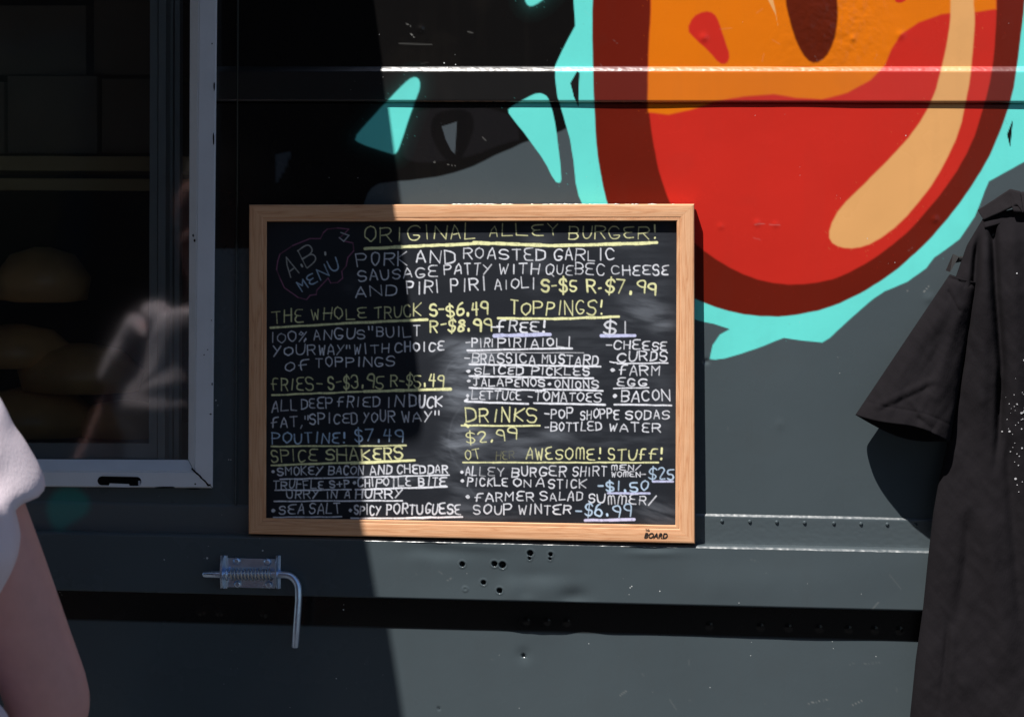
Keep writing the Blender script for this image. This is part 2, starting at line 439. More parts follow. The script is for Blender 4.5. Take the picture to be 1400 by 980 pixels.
def paint(X, Y):
    C = np.empty(X.shape + (3,)); C[:] = GREY
    wob = (fbm(X, Y, 26, 5) - 0.5) * 3.0
    spray = nrng.random(X.shape)
    for poly, col, soft in mural:
        mg = max(26, soft * 3)
        d = sdist(X, Y, poly, mg) + wob * 0.5
        a = smooth01(d / soft + 0.5)
        # fine overspray dust just outside the edge
        dust = (spray < (0.02 if soft > 2.8 else 0.005) * np.clip(1 + d / 24, 0, 1) ** 3) & (d < 0) & (d > -mg + 2)
        a = np.maximum(a, dust * 0.14)
        if soft in (3.2, 3.5): a = np.maximum(a, 0.05 * np.exp(-np.clip(-d, 0, 99) / 7) * (d > -mg + 3))
        C = C * (1 - a[..., None]) + col * a[..., None]
    for (ax, ay, bx, by, amp, dotted) in SCR:
        m0 = (X > min(ax, bx) - 3) & (X < max(ax, bx) + 3) & (Y > min(ay, by) - 3) & (Y < max(ay, by) + 3)
        if not m0.any(): continue
        x = X[m0]; y = Y[m0]; ex, ey = bx - ax, by - ay
        t = np.clip(((x - ax) * ex + (y - ay) * ey) / (ex * ex + ey * ey + 1e-9), 0, 1)
        q = np.hypot(x - ax - t * ex, y - ay - t * ey)
        a = 0.55 * amp * smooth01((1.3 - q) / 1.0) * ((np.sin(t * math.hypot(ex, ey) * 1.3) > -.1) if dotted else 1)
        C[m0] = C[m0] * (1 - a[:, None]) + np.array([.42, .42, .40]) * a[:, None]
    # dirt washed down from the ledges and faint brown blotches
    dirt = smooth01((fbm(X, Y * 0.12, 16, 701, 3) - .55) / .25) * 0.05 + smooth01((fbm(X, Y, 55, 702, 4) - .60) / .2) * 0.09
    C = C * (1 - dirt[..., None]) + (C * .55 + np.array([.022, .018, .014])) * dirt[..., None]
    # thin grime film, its broad drift also painting soft sheen across the panels
    C *= (0.93 + 0.09 * fbm(X, Y, 120, 9) + 0.06 * fbm(X, Y, 420, 10, 2))[..., None]
    return C

# ------------------------------------------------------------------ food truck
truck = thing('food_truck', (0, 0, 0), 'dark grey food truck side with painted red emblem and white framed sliding window', 'food truck')

def xs_range(a, b, s): return np.linspace(a, b, max(2, int(round((b - a) / s)) + 1))
XF = np.concatenate([xs_range(286, 480, 4), xs_range(480, 1410, 1.45)[1:], xs_range(1410, 1900, 8)[1:], xs_range(1900, 3200, 60)[1:]])
XL = np.concatenate([xs_range(-1500, 48, 12), xs_range(48, 136, 1.6)[1:], xs_range(136, 286, 6)[1:]])

def strip(name, xs, rows, parent=truck, wob=0.0, label=None, depthf=None, flat=False, m='paint'):
    """rows: list of (row pixel at x=700, depth metres)"""
    y0 = np.array([r[0] for r in rows]); dp = np.array([r[1] for r in rows])
    X = np.broadcast_to(xs[None, :], (len(rows), len(xs))).copy()
    Y = y0[:, None] + slope(y0)[:, None] * (X - 700)
    D = np.broadcast_to(dp[:, None], X.shape).copy()
    if wob:
        D = D + (fbm(X, Y, 70, 3) - 0.5) * wob
    if depthf is not None: D = D + depthf(X, Y)
    P = W(X, Y, D)
    cc = paint(X, Y)
    if name == 'lower_panel':   # black seam band, carried lower to paint in the belt's cast shade
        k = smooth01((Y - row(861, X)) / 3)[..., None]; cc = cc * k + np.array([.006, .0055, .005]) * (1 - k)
    o = grid_obj(name, P, M[m], truck if parent is None else parent, color=cc, smooth=not flat)
    if label: o['label'] = label
    return o

def dense(y0, y1, s, d): return [(y, d) for y in xs_range(y0, y1, s)]

def dents_upper(X, Y):
    d = np.zeros(X.shape)
    for cx, cy, r, a in ((962, 52, 4, 0.0012), (1166, 53, 3, 0.0012), (1120, 20, 40, 0.0015), (1231, 48, 4, .001), (575, 40, 3, 0.0015)):
        d += a * np.exp(-((X - cx) ** 2 + (Y - cy) ** 2) / (2 * r * r))
    d += 0.0014 * (fbm(X, Y, 160, 21, 3) - 0.5)
    d += 0.0006 * np.exp(-((X - 1140) ** 2 + (Y - 30) ** 2) / (2 * 50 ** 2)) * (fbm(X, Y, 9, 22, 3) - .5) * 2
    return d
strip('upper_panel', XF, [(-900, 0), (-500, 0), (-330, 0)] + dense(-320, -40, 12, 0) + dense(-36, 91.4, 1.45, 0), depthf=dents_upper)
# rub rail: rounded top edge, flat face, small drop to the panel below
rail = [(91.0, 0.0), (91.8, 0.0008), (92.8, 0.0016), (93.8, 0.00232), (94.8, 0.00302), (95.8, 0.0037), (96.8, 0.0043), (97.8, 0.0048), (98.8, 0.0050), (100, 0.00505)] + dense(101, 137, 1.45, 0.00505) + [(138.2, 0.0046), (139.4, 0.0034), (140.2, 0.0008), (140.8, -0.003)]
def railwob(X, Y):
    top = np.exp(-((Y - row(95, X)) / 3) ** 2)
    return top * 0.0006 * (fbm(X, Y * 3, 5, 44, 3) - 0.5) + 0.0008 * (fbm(X, Y, 90, 45, 2) - .5)
strip('rub_rail', XF, rail, depthf=railwob, m='railpaint')
def dents_main(X, Y):
    d = 0.0022 * (fbm(X, Y, 210, 24, 3) - 0.5)
    for cx, cy, r, a in ((1035, 305, 3, .0008), (1060, 307, 3, .0006), (985, 310, 3, .0006), (870, 205, 30, 0.0006), (1270, 408, 5, .001), (966, 494, 2.5, -.002), (1066, 580, 4, .0006), (1278, 300, 3, 0.001)):
        d += a * np.exp(-((X - cx) ** 2 + (Y - cy) ** 2) / (2 * r * r))
    return d
YM = [(140.8, -0.003), (142.4, -0.0002)] + dense(143, 505, 1.45, 0) + dense(509, 697, 4, 0)[0:] + [(699, 0)]
strip('side_panel', XF, YM, depthf=dents_main)
strip('under_window_panel', XL, dense(640, 699, 1.8, 0))
# lapped sheet with rivets, ledge on top of the protruding belt
XB = np.concatenate([xs_range(-1500, 48, 14), xs_range(48, 136, 2)[1:], xs_range(136, 380, 10)[1:], xs_range(380, 1320, 1.3)[1:], xs_range(1320, 1900, 10)[1:], xs_range(1900, 3200, 80)[1:]])
def lapw(X, Y):
    return 0.0004 * (fbm(X, Y * 2, 6, 51, 3) - 0.5) + 0.001 * (fbm(X, Y, 120, 52, 2) - .5)
strip('lapped_sheet', XB, [(696.6, 0.0), (697.3, 0.0005), (698.2, 0.0012), (699.1, 0.0018), (699.9, 0.0023), (700.6, 0.0025), *dense(702, 734, 1.8, 0.0026), (735, 0.0027), (737.2, 0.0028)], depthf=lapw, m='railpaint')
BD = 0.024
def ledgew(X, Y):
    return 0.0012 * (fbm(X, Y * 2, 14, 61, 4) - 0.5)
HOLES = [(632, 771, 3.6), (676, 770.5, 3.8), (687, 772, 4.6), (725, 756, 4.0), (724, 763, 2.0), (753, 757.5, 2.8), (752, 763.5, 1.8), (661, 796, 3.3), (683, 807, 3.8)]
def beltw(X, Y):
    d = 0.002 * (fbm(X, Y, 110, 71, 3) - 0.5)
    def g(cx, cy, rx, ry, a): return a * np.exp(-((X - cx) / rx) ** 2 / 2 - ((Y - cy) / ry) ** 2 / 2)
    d += g(745, 806, 26, 13, 0.0022) + g(735, 786, 30, 7, -0.0012) + g(722, 820, 9, 5, 0.0012) + g(700, 806, 10, 16, 0.002)
    d += g(785, 815, 14, 8, -0.0035) + g(600, 752, 34, 8, -0.003) + g(655, 746, 30, 6, 0.002) + g(890, 749, 22, 6, -0.0012) + g(895, 756, 26, 4, 0.0014)
    d += g(575, 758, 10, 8, 0.001) + g(1020, 800, 60, 18, 0.0016) + g(640, 790, 60, 20, -0.0015) + g(1180, 780, 50, 30, 0.0018)
    for cx, cy, r in HOLES:
        q = np.sqrt((X - cx) ** 2 + (Y - cy) ** 2)
        d += np.where(q < r, -0.010 * smooth01((r - q) / 1.2), 0) + 0.0007 * np.exp(-((q - r - 1.2) / 1.1) ** 2)
    q = np.sqrt((X - 636) ** 2 + (Y - 805) ** 2)
    d += 0.0009 * np.exp(-((q - 3) / 1.2) ** 2)
    return d
strip('belt_ledge', XB, [(736.9, 0.0029), (737.6, 0.007), (738.4, 0.013), (739.2, 0.0185), (739.8, 0.0208), (740.6, 0.0218), (741.5, 0.0225), (742.3, 0.0231), (743.0, 0.0237), (743.6, BD)], depthf=ledgew, m='railpaint')
belt = strip('belt_face', XB, [(743.6, BD)] + dense(744.8, 820, 1.25, BD) + [(820.9, BD - 0.0006), (821.7, BD - 0.003)], depthf=beltw)
# drilled pits coloured black to paint in the shade inside them
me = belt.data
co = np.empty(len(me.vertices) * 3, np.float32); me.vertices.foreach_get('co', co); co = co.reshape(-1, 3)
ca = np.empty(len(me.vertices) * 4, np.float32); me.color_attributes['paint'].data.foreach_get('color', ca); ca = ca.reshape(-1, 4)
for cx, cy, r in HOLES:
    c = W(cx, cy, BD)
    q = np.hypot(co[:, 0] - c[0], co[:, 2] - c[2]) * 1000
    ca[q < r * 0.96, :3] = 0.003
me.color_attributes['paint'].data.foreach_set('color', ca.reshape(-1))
# underside of the belt back to the panel
xb = np.concatenate([xs_range(-1500, 480, 40), xs_range(480, 1320, 6)[1:], xs_range(1320, 3200, 80)[1:]])
def beltb(X, Y):
    return np.zeros(X.shape)
def under(X, Y): return 0
strip('belt_return', XB, [(821.7, BD - 0.003), (821.2, 0.012), (820.7, -0.004)], depthf=lambda X, Y: np.where(Y < -1e9, 0, 0))
def dents_low(X, Y):
    d = 0.0018 * (fbm(X, Y, 240, 81, 3) - 0.5)
    d += -0.0018 * np.exp(-((X - 716) ** 2 + (Y - 895) ** 2) / (2 * 7 ** 2)) + np.where(np.hypot(X - 716, Y - 896) < 2.2, -.004, 0)
    d += np.where(np.hypot(X - 600, Y - 969) < 2, -.003, 0)
    d += 0.0008 * np.exp(-((X - 735) ** 2 / 900 + (Y - 862) ** 2 / 300))
    # bolt heads half hidden in the shade under the belt
    for bx in (276, 300, 360, 720, 748, 775, 970, 1040, 1078, 1120, 1160, 1196, 1230):
        d += 0.0008 * smooth01((5 - np.hypot(X - bx, Y - row(848, bx))) / 3)
    return d
XLOW = np.concatenate([xs_range(-1500, 240, 14), xs_range(240, 1320, 2.0)[1:], xs_range(1320, 1900, 10)[1:], xs_range(1900, 3200, 80)[1:]])
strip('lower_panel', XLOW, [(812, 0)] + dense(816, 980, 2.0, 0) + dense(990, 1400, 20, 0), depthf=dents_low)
strip('skirt_panel', xs_range(-1500, 3200, 50), [(1400, 0), (1700, 0)])
# panels round the window, off to the left and above
strip('header_panel', xs_range(-1500, 286, 40), dense(-900, -330, 40, 0))
strip('left_panel', xs_range(-1500, -560, 40), dense(-330, 640, 40, 0))
# vertical seam beside the window
for x0, wv in ((325, 1.6),):
    yy = xs_range(-320, 690, 10)
    X = np.array([x0 - 1.8, x0 - 0.8, x0 + 0.8, x0 + 1.8])[None, :] + 0 * yy[:, None] - 0.004 * (yy[:, None])
    Y = yy[:, None] + 0 * X
    D = np.array([0.0003, 0.0058, 0.0058, 0.0003])[None, :] + 0 * X
    grid_obj('seam_strip', W(X, Y, D), M['paint'], truck, color=paint(X, Y))
# rivets on the lapped sheet
rivets = []
for k, rx in enumerate([600, 637, 675, 712, 750, 787, 825, 862, 900, 987, 1025, 1062, 1100, 1140, 1177, 1213, 1252, 1290, 1328, 1366]):
    p = W(rx, row(706, rx), 0.0030)
    if k == 0:
        ring = MB(); ring.tube([(0, 0.0008, 0), (0, -0.0010, 0), (0, -0.0019, 0)], [0.0027, 0.0024, 0.0011], 10)
        rv = ring.build('rivet', M['greypaint'], truck); proto = rv
    else:
        rv = bpy.data.objects.new('rivet', proto.data); link(rv, truck)
    rv.location = Vector(p)

# truck body behind the skin: floor, roof, end walls, inner back wall (dark kitchen)
xl = float(W(-1500, 490)[0]); xr = float(W(3200, 490)[0])
zt = float(W(700, -900)[2]); zb = float(W(700, 1700)[2])
MB().box(((xl + xr) / 2, 1.1, zt + 0.02), (xr - xl + 0.04, 2.24, 0.04)).build('roof', M['greypaint'], truck)
MB().box(((xl + xr) / 2, 1.1, zb + 0.02), (xr - xl, 2.16, 0.04)).build('floor', M['inwall'], truck)
MB().box(((xl + xr) / 2, 2.2, (zt + zb) / 2), (xr - xl, 0.04, zt - zb - 0.1)).build('back_wall', M['greypaint'], truck)
MB().box((xl - 0.0, 1.1, (zt + zb) / 2), (0.04, 2.1, zt - zb - 0.1)).build('end_wall', M['greypaint'], truck)
MB().box((xr + 0.0, 1.1, (zt + zb) / 2), (0.04, 2.1, zt - zb - 0.1)).build('end_wall', M['greypaint'], truck)
MB().box((float(W(330, 490)[0]) + 0.2, 0.75, 1.6), (0.04, 1.3, 2.2)).build('partition', M['inwall'], truck)
# wheels carry it
for wx in (xl + 0.55, xr - 0.7):
    for wy in (0.22, 1.98):
        wt = MB()
        wt.tube([(wx, wy - 0.11, 0.36), (wx, wy - 0.09, 0.36), (wx, wy + 0.09, 0.36), (wx, wy + 0.11, 0.36)], [0.33, 0.36, 0.36, 0.33], 36)
        wo = wt.build('wheel', M['blackp'], truck)
        MB().cyl((wx, wy - 0.125, 0.36), (wx, wy + 0.125, 0.36), 0.20, 24).build('rim', M['alu'], wo)

# ---- window
win = bpy.data.objects.new('window', None); link(win, truck)
def quadbar(name, P4, d0, d1, m, parent):
    """bar with outline of four photo points, front depth d0, back depth d1"""
    fr = [W(x, y, d0) for x, y in P4]; bk = [np.array([p[0], -d1, p[2]]) for p in fr]
    V = fr + bk
    Fc = [(0, 1, 2, 3), (7, 6, 5, 4)] + [(i, i + 4, (i + 1) % 4 + 4, (i + 1) % 4) for i in range(4)]
    o = mesh_obj(name, V, Fc, m, parent)
    return o
# mitred white frame: profile across = outer edge, face, step line, bevel down to the glass
FO = [(-560, -330), (300, -330), (291, 667), (-560, 660)]     # outer corners
FM = [(-536, -306), (275, -306), (266, 645), (-536, 641)]     # where the bevel starts
FI = [(-522, -294), (261, -294), (257.5, 628.5), (-522, 625)]  # inner edge
def lerp2(a, b, t): return (a[0] + (b[0] - a[0]) * t, a[1] + (b[1] - a[1]) * t)
names = ['frame_head', 'frame_jamb', 'frame_sill', 'frame_jamb']
for s in range(4):
    a, b = s, (s + 1) % 4
    prof = []
    for k, d in ((0.0, 0.0003), (0.0, 0.012), (0.03, 0.0142), (0.08, 0.015)):
        prof.append((lerp2(FO[a], FM[a], k), lerp2(FO[b], FM[b], k), d))
    prof.append((lerp2(FO[a], FM[a], .95), lerp2(FO[b], FM[b], .95), 0.015))
    prof.append((lerp2(FO[a], FM[a], 1.0), lerp2(FO[b], FM[b], 1.0), 0.0130))
    prof.append((lerp2(FM[a], FI[a], .08), lerp2(FM[b], FI[b], .08), 0.0135))
    prof.append((FI[a], FI[b], 0.002)); prof.append((FI[a], FI[b], -0.03))
    n = 90
    t = np.linspace(0.0006, 0.9994, n)
    P = []
    for (pa, pb, d) in prof:
        X = pa[0] + (pb[0] - pa[0]) * t; Y = pa[1] + (pb[1] - pa[1]) * t
        # ragged, chipped outer edge
        jit = (fbm(X, Y, 7, 91 + s, 3) - 0.5) * (0.0011 if d < 0.0145 and d > 0 else 0.0004)
        pp = W(X, Y, d + jit)
        P.append(pp)
    P = np.array(P)
    grid_obj(names[s], P, M['white'], win, smooth=False)
# black crack along the lower right mitre
V, Fc = [], []
pts = [(262, 640), (268, 646), (273, 650), (276, 654), (281, 658), (285, 664), (288, 662)]
mb = MB()
for i in range(len(pts) - 1):
    a = W(*pts[i], 0.0148); b = W(*pts[i + 1], 0.0148)
    mb.tube([a, b], [0.0009 + 0.0008 * rng.random(), 0.0011 + 0.0006 * rng.random()], 6)
mb.build('open_mitre', M['hole'], win)
# paint chips
def blob(name, cx, cy, rx, ry, d, m, parent, n=14, rag=0.35, ang=0, th=0.0006):
    pts = []
    for k in range(n):
        a = 2 * math.pi * k / n; q = 1 + rag * (rng.random() - 0.5)
        x = rx * q * math.cos(a); y = ry * q * math.sin(a)
        pts.append((cx + x * math.cos(ang) - y * math.sin(ang), cy + x * math.sin(ang) + y * math.cos(ang)))
    V = [W(x, y, d) for x, y in pts] + [W(x, y, d - th) for x, y in pts]
    Fc = [tuple(range(n))] + [(i, (i + 1) % n, (i + 1) % n + n, i + n) for i in range(n)]
    return mesh_obj(name, V, Fc, m, parent)
for c in ((270, 511, 1.3, 5), (271, 567, 1.4, 4), (288, 566, 1.4, 1.0), (279, 485, .8, .8), (284, 478, .8, .8), (289, 438, .7, .7), (264, 322, 1.2, 2.2), (266, 329, 1.2, 2.2), (290, 525, 1, 2), (226, 666, 15, 1.1), (265, 668, 9, 1.0), (290, 60, .8, 1), (293, 118, 1, 6), (292, 190, 1, 8)):
    blob('paint_chip', c[0], c[1], c[2], c[3], 0.0157 if c[0] > 273 or c[1] > 640 else 0.0148, M['hole'], win)
# drain slot in the sill
sl_pts = []
for k in range(10): a = math.pi / 2 + math.pi * k / 9; sl_pts.append((139.5 + 6.8 * math.cos(a), 657 - 6.8 * math.sin(a)))
for k in range(10): a = -math.pi / 2 + math.pi * k / 9; sl_pts.append((187 + 6.8 * math.cos(a), 657.8 - 6.8 * math.sin(a)))
V = [W(x, y, 0.0154) for x, y in sl_pts]; n = len(V)
slot = mesh_obj('drain_slot', V, [tuple(range(n))], M['hole'], win)
rim = MB(); rim.tube([W(x, y, 0.0153) for x, y in sl_pts] + [W(*sl_pts[0], 0.0153)], 0.0007, 6); rim.build('slot_rim', M['white'], slot)
quadbar('slot_flap', [(150, 660.5), (176, 661.5), (178, 666), (148, 665)], 0.0166, 0.0150, M['white'], slot)
mb = MB().box(Vector(W(190.5, 660, 0.0158)), (0.003, 0.001, 0.006)); mb.build('slot_clip', M['zinc'], slot)
# sashes behind the outer pane
quadbar('sash_stile', [(206, -300), (216, -300), (214.5, 627), (203.5, 607)], -0.016, -0.036, M['alu'], win)
quadbar('sash_stile', [(217.5, -300), (228, -300), (225.5, 628), (215.5, 628)], -0.012, -0.036, M['alu'], win)
quadbar('sash_stile', [(233, -300), (237, -300), (235, 628), (231, 628)], -0.045, -0.06, M['alu'], win)
quadbar('sash_stile', [(240, -300), (247, -300), (244.5, 628), (238, 628)], -0.045, -0.062, M['alu'], win)
quadbar('sash_rail', [(-520, 603), (203, 606), (214, 626.5), (-520, 623)], -0.0165, -0.036, M['alu'], win)
quadbar('outer_pane', [(-523, -295), (262, -295), (258.5, 629.5), (-523, 626)], -0.006, -0.009, M['glass'], win)
# latch
# ---- kitchen behind the glass: shelf, boxes, trays of buns
ksh = bpy.data.objects.new('shelf', None); link(ksh, truck)
def ibar(name, x0, y0, x1, y1, din, thick, m, parent, bev=0.002):
    a = W(x0, y0, -din); b = W(x1, y1, -din)
    c = ((a[0] + b[0]) / 2, din + thick / 2, (a[2] + b[2]) / 2)
    return MB().box(c, (abs(b[0] - a[0]), thick, abs(a[2] - b[2])), bev=bev).build(name, m, parent)
ibar('shelf_board', -500, 211, 330, 235, 0.55, 0.3, M['shelf'], ksh)
ibar('shelf_rail', -500, 241, 330, 262, 0.55, 0.04, M['shelf'], ksh)
for i, (x0, x1, y0, y1) in enumerate(((-160, 6, 112, 210), (10, 133, 104, 210), (139, 215, 108, 210), (-90, 118, 8, 103), (128, 240, 0, 103))):
    bx = ibar('cardboard_box', x0, y0, x1, y1, 0.57 + 0.01 * i, 0.22, M['card'], None)
    tag(bx, ['leftmost pale box on the lower row of the kitchen shelf, cut by the photo edge', 'wide pale box on the shelf behind the glass, under the topmost wide box', 'narrow pale box on the shelf behind the window stile', 'wide brownish box on top of the shelf boxes, upper left', 'brownish box in the top row nearest the window stile'][i], 'box', 'boxes stacked on the kitchen shelf')
MB().box((float(W(-100, 640)[0]), 0.55, float(W(0, 600, -0.5)[2])-.02), (1.5, 0.7, 0.04)).build('counter', M['alu'], truck)
tray_z = float(W(0, 600, -0.5)[2])
for i, (bx, by, rx, rz) in enumerate(((58, 372, 62, 38), (20, 470, 75, 30), (110, 500, 80, 34), (40, 560, 90, 34), (170, 570, 60, 26))):
    c = W(bx, by, -0.32)
    mb = MB(); mb.tube([(c[0], 0.32, c[2] - rz * .0012), (c[0], 0.32, c[2] - rz * .0011), (c[0], 0.32, c[2] - rz * .0002), (c[0], 0.32, c[2] + rz * .0007), (c[0], 0.32, c[2] + rz * .001)],
                       [rx * .0007, rx * .0011, rx * .0012, rx * .0008, rx * .0002], 20)
    o = mb.build('bread_bun', M['bun'])
    tag(o, ['topmost round brown loaf seen dimly through the glass', 'dim brown loaf at the left edge below the topmost one', 'dim brown loaf behind the shirt reflection', 'lowest dim brown loaf at the left of the window', 'small dim loaf low beside the window stile'][i], 'bread', 'brown loaves behind the window')
# ---- serving hatch, propped open above: its edge throws the big shade
ZH = float(W(450, -370)[2])
def hp(px, py, d=0.0):
    p = Vector(W(px, py, d)); t = (ZH - p.z) / 2.0
    q = p - SUND * t
    return (q.x, q.y)
lft = xl + 0.05
poly = [(lft, -0.012), (hp(455, -360)[0], -0.012), hp(507, 0), hp(545, 281), hp(575, 560, 0.0155), hp(578, 590, 0.0155), hp(573, 603, 0.0155), hp(562, 608, 0.0155), hp(493, 611, 0.0155), hp(494.5, 735, 0.0265), hp(510, 815, .024), hp(547, 980), hp(575, 1170)]
poly.append((lft, poly[-1][1]))
n = len(poly)
V = [(x, y, ZH) for x, y in poly] + [(x, y, ZH + 0.03) for x, y in poly]
hatch = mesh_obj('serving_hatch', V, [tuple(range(n - 1, -1, -1)), tuple(range(n, 2 * n))] + [(i, (i + 1) % n, (i + 1) % n + n, i + n) for i in range(n)], M['greypaint'], truck)
MB().cyl((lft, -0.012, ZH), (poly[1][0], -0.012, ZH), 0.012).build('hinge', M['zinc'], hatch)
for sx in (lft + 0.04,):
    MB().tube([(sx, -0.02, ZH - 0.5), (sx, poly[-1][1] * 0.6, ZH - 0.002)], 0.012, 10).build('strut', M['zinc'], hatch)

# ------------------------------------------------------------------ spring latch
latch = bpy.data.objects.new('spring_latch', None); link(latch, truck)
latch['label'] = 'zinc spring bolt with bent handle'
def WL(x, y, d): return Vector(W(x, y, BD + d))
a = WL(303, 762, 0.0015); b = WL(376, 804, 0.0015)
MB().box(((a.x + b.x) / 2, a.y, (a.z + b.z) / 2), (abs(b.x - a.x), 0.003, abs(a.z - b.z)), bev=0.001).build('base_plate', M['zinc'], latch)
for x0, x1 in ((299, 309), (375, 382)):
    c = WL((x0 + x1) / 2, 783, 0.013)
    hw = (x1 - x0) * 0.0005
    mb = MB()
    prof = []
    for k in range(13):
        an = math.pi * k / 12
        prof.append((c.z + 0.0235 * math.cos(an), -BD - 0.0015 - 0.021 * math.sin(an) ** 0.6))
    bm = mb.bm
    v0 = [bm.verts.new((c.x - hw * .3, y, z)) for z, y in prof]; v1 = [bm.verts.new((c.x + hw * .3, y, z)) for z, y in prof]
    bm.faces.new(v0); bm.faces.new(list(reversed(v1)))
    for k in range(13):
        bm.faces.new((v0[k], v1[k], v1[(k + 1) % 13], v0[(k + 1) % 13]))
    # flared foot
    mb.box((c.x, -BD - 0.0025, c.z), (hw * 2, 0.003, 0.046), bev=0.001)
    mb.build('ear', M['zinc'], latch)
rd = 0.0052
pin = [WL(277, 785, .013), WL(279, 785, .013), WL(300, 785, .013), WL(340, 785, .013), WL(380, 785, .013), WL(389, 785.3, .0135)]
for k in range(1, 9):
    an = math.pi / 2 * k / 8
    pin.append(WL(389 + 19 * math.sin(an), 785.3 + 21 - 21 * math.cos(an), .0135 + .004 * k / 8))
pin += [WL(408.2, 820, .019), WL(406.8, 840, .021), WL(405.2, 862, .022), WL(403.6, 884, .022), WL(403.5, 885.5, .022)]
rads = [rd * .55, rd * .9] + [rd] * (len(pin) - 4) + [rd * .98, rd * .7]
MB().tube(pin, rads, 18).build('bent_pin', M['zinc'], latch)
sp = []
for k in range(12 * 14 + 1):
    t = k / (12 * 14); an = 2 * math.pi * 12 * t
    c = WL(315 + 57 * t, 785, .013)
    sp.append((c.x, c.y + 0.0078 * math.cos(an), c.z + 0.0078 * math.sin(an)))
MB().tube(sp, 0.0011, 6).build('coil_spring', M['brass'], latch)
washer = MB().cyl(WL(309, 785, .013), WL(312, 785, .013), 0.0085, 16).build('washer', M['zinc'], latch)
for bx, by in ((324, 767), (366, 768), (325, 798), (368, 799)):
    p = WL(bx, by, .003)
    MB().tube([p, p + Vector((0, -0.0022, 0)), p + Vector((0, -0.0036, 0))], [0.0060, 0.0056, 0.003], 6).build('bolt', M['zinc'], latch)

# ------------------------------------------------------------------ menu board
BO = [(340.8, 280), (949.3, 279), (950.2, 743), (340, 729.5)]
BI = [(364.8, 303), (925.3, 302.3), (923.4, 717.6), (363.8, 707.6)]
def bdep(y): return 0.0035 + 0.0065 * np.clip((np.asarray(y, float) - 280) / 460, 0, 1)   # gap to the wall, the board leans
TH = 0.0175
bc = W(645, 740, 0.01)
board = thing('menu_board', (float(bc[0]), -0.012, float(bc[2])), 'pine framed chalkboard menu standing on the ledge of the truck side', 'chalkboard')
names = ['top_rail', 'right_stile', 'bottom_rail', 'left_stile']
for s in range(4):
    a, b = s, (s + 1) % 4
    prof = [(0.0, 0.0), (0.0, 0.6 * TH), (0.0, 0.86 * TH), (0.02, 0.95 * TH), (0.05, TH), (0.12, 1.02 * TH), (0.45, 1.03 * TH), (0.74, 1.01 * TH), (0.79, 0.985 * TH), (0.81, 0.955 * TH), (0.83, 0.985 * TH), (0.95, 0.98 * TH), (1.0, 0.90 * TH), (1.0, 0.30 * TH)]
    n = 160; t = np.linspace(0, 1, n)
    P = []; UV = []
    Lm = math.hypot(BO[b][0] - BO[a][0], BO[b][1] - BO[a][1]) * 0.001
    for k, d in prof:
        A = lerp2(BO[a], BI[a], k); B = lerp2(BO[b], BI[b], k)
        X = A[0] + (B[0] - A[0]) * t; Y = A[1] + (B[1] - A[1]) * t
        jit = (fbm(X + 50 * s, Y, 16, 33 + s, 3) - 0.5) * 0.0003
        P.append(W(X, Y, bdep(Y) + d + jit))
        UV.append(np.stack([t * Lm + s * 3.1, np.full(n, k * 0.024 + s * 0.7)], -1))
    grid_obj(names[s], np.array(P), M['wood'], board, uv=np.array(UV), smooth=False)
# back sheet of the board
Bk = [W(x, y, bdep(y) + 0.001) for x, y in BO]
Bk2 = [W(x, y, bdep(y) + 0.003) for x, y in BO]
mesh_obj('backing', Bk + Bk2, [(0, 1, 2, 3), (7, 6, 5, 4), (0, 4, 5, 1), (1, 5, 6, 2), (2, 6, 7, 3), (3, 7, 4, 0)], M['card'], board)
# small pale lumps along the top edge
mb = MB()
for k in range(46):
    x = rng.choice([rng.uniform(618, 700), rng.uniform(740, 860), rng.uniform(620, 948)])
    p = Vector(W(x, 279.6, 0.0035 + TH * (0.75 + .2 * rng.random())))
    L_ = rng.uniform(.002, .008)
    mb.tube([p - Vector((L_, 0, 0)), p - Vector((L_ * .5, 0, 0)), p + Vector((L_ * .4, 0, 0)), p + Vector((L_, 0, 0))], [.0003, .0006 + .0007 * rng.random(), .0007, .0003], 6)
o = mb.build('pale_bead', mat('pale_bead_finish', (0.75, 0.7, 0.62), rough=0.3), board); o['kind'] = 'stuff'

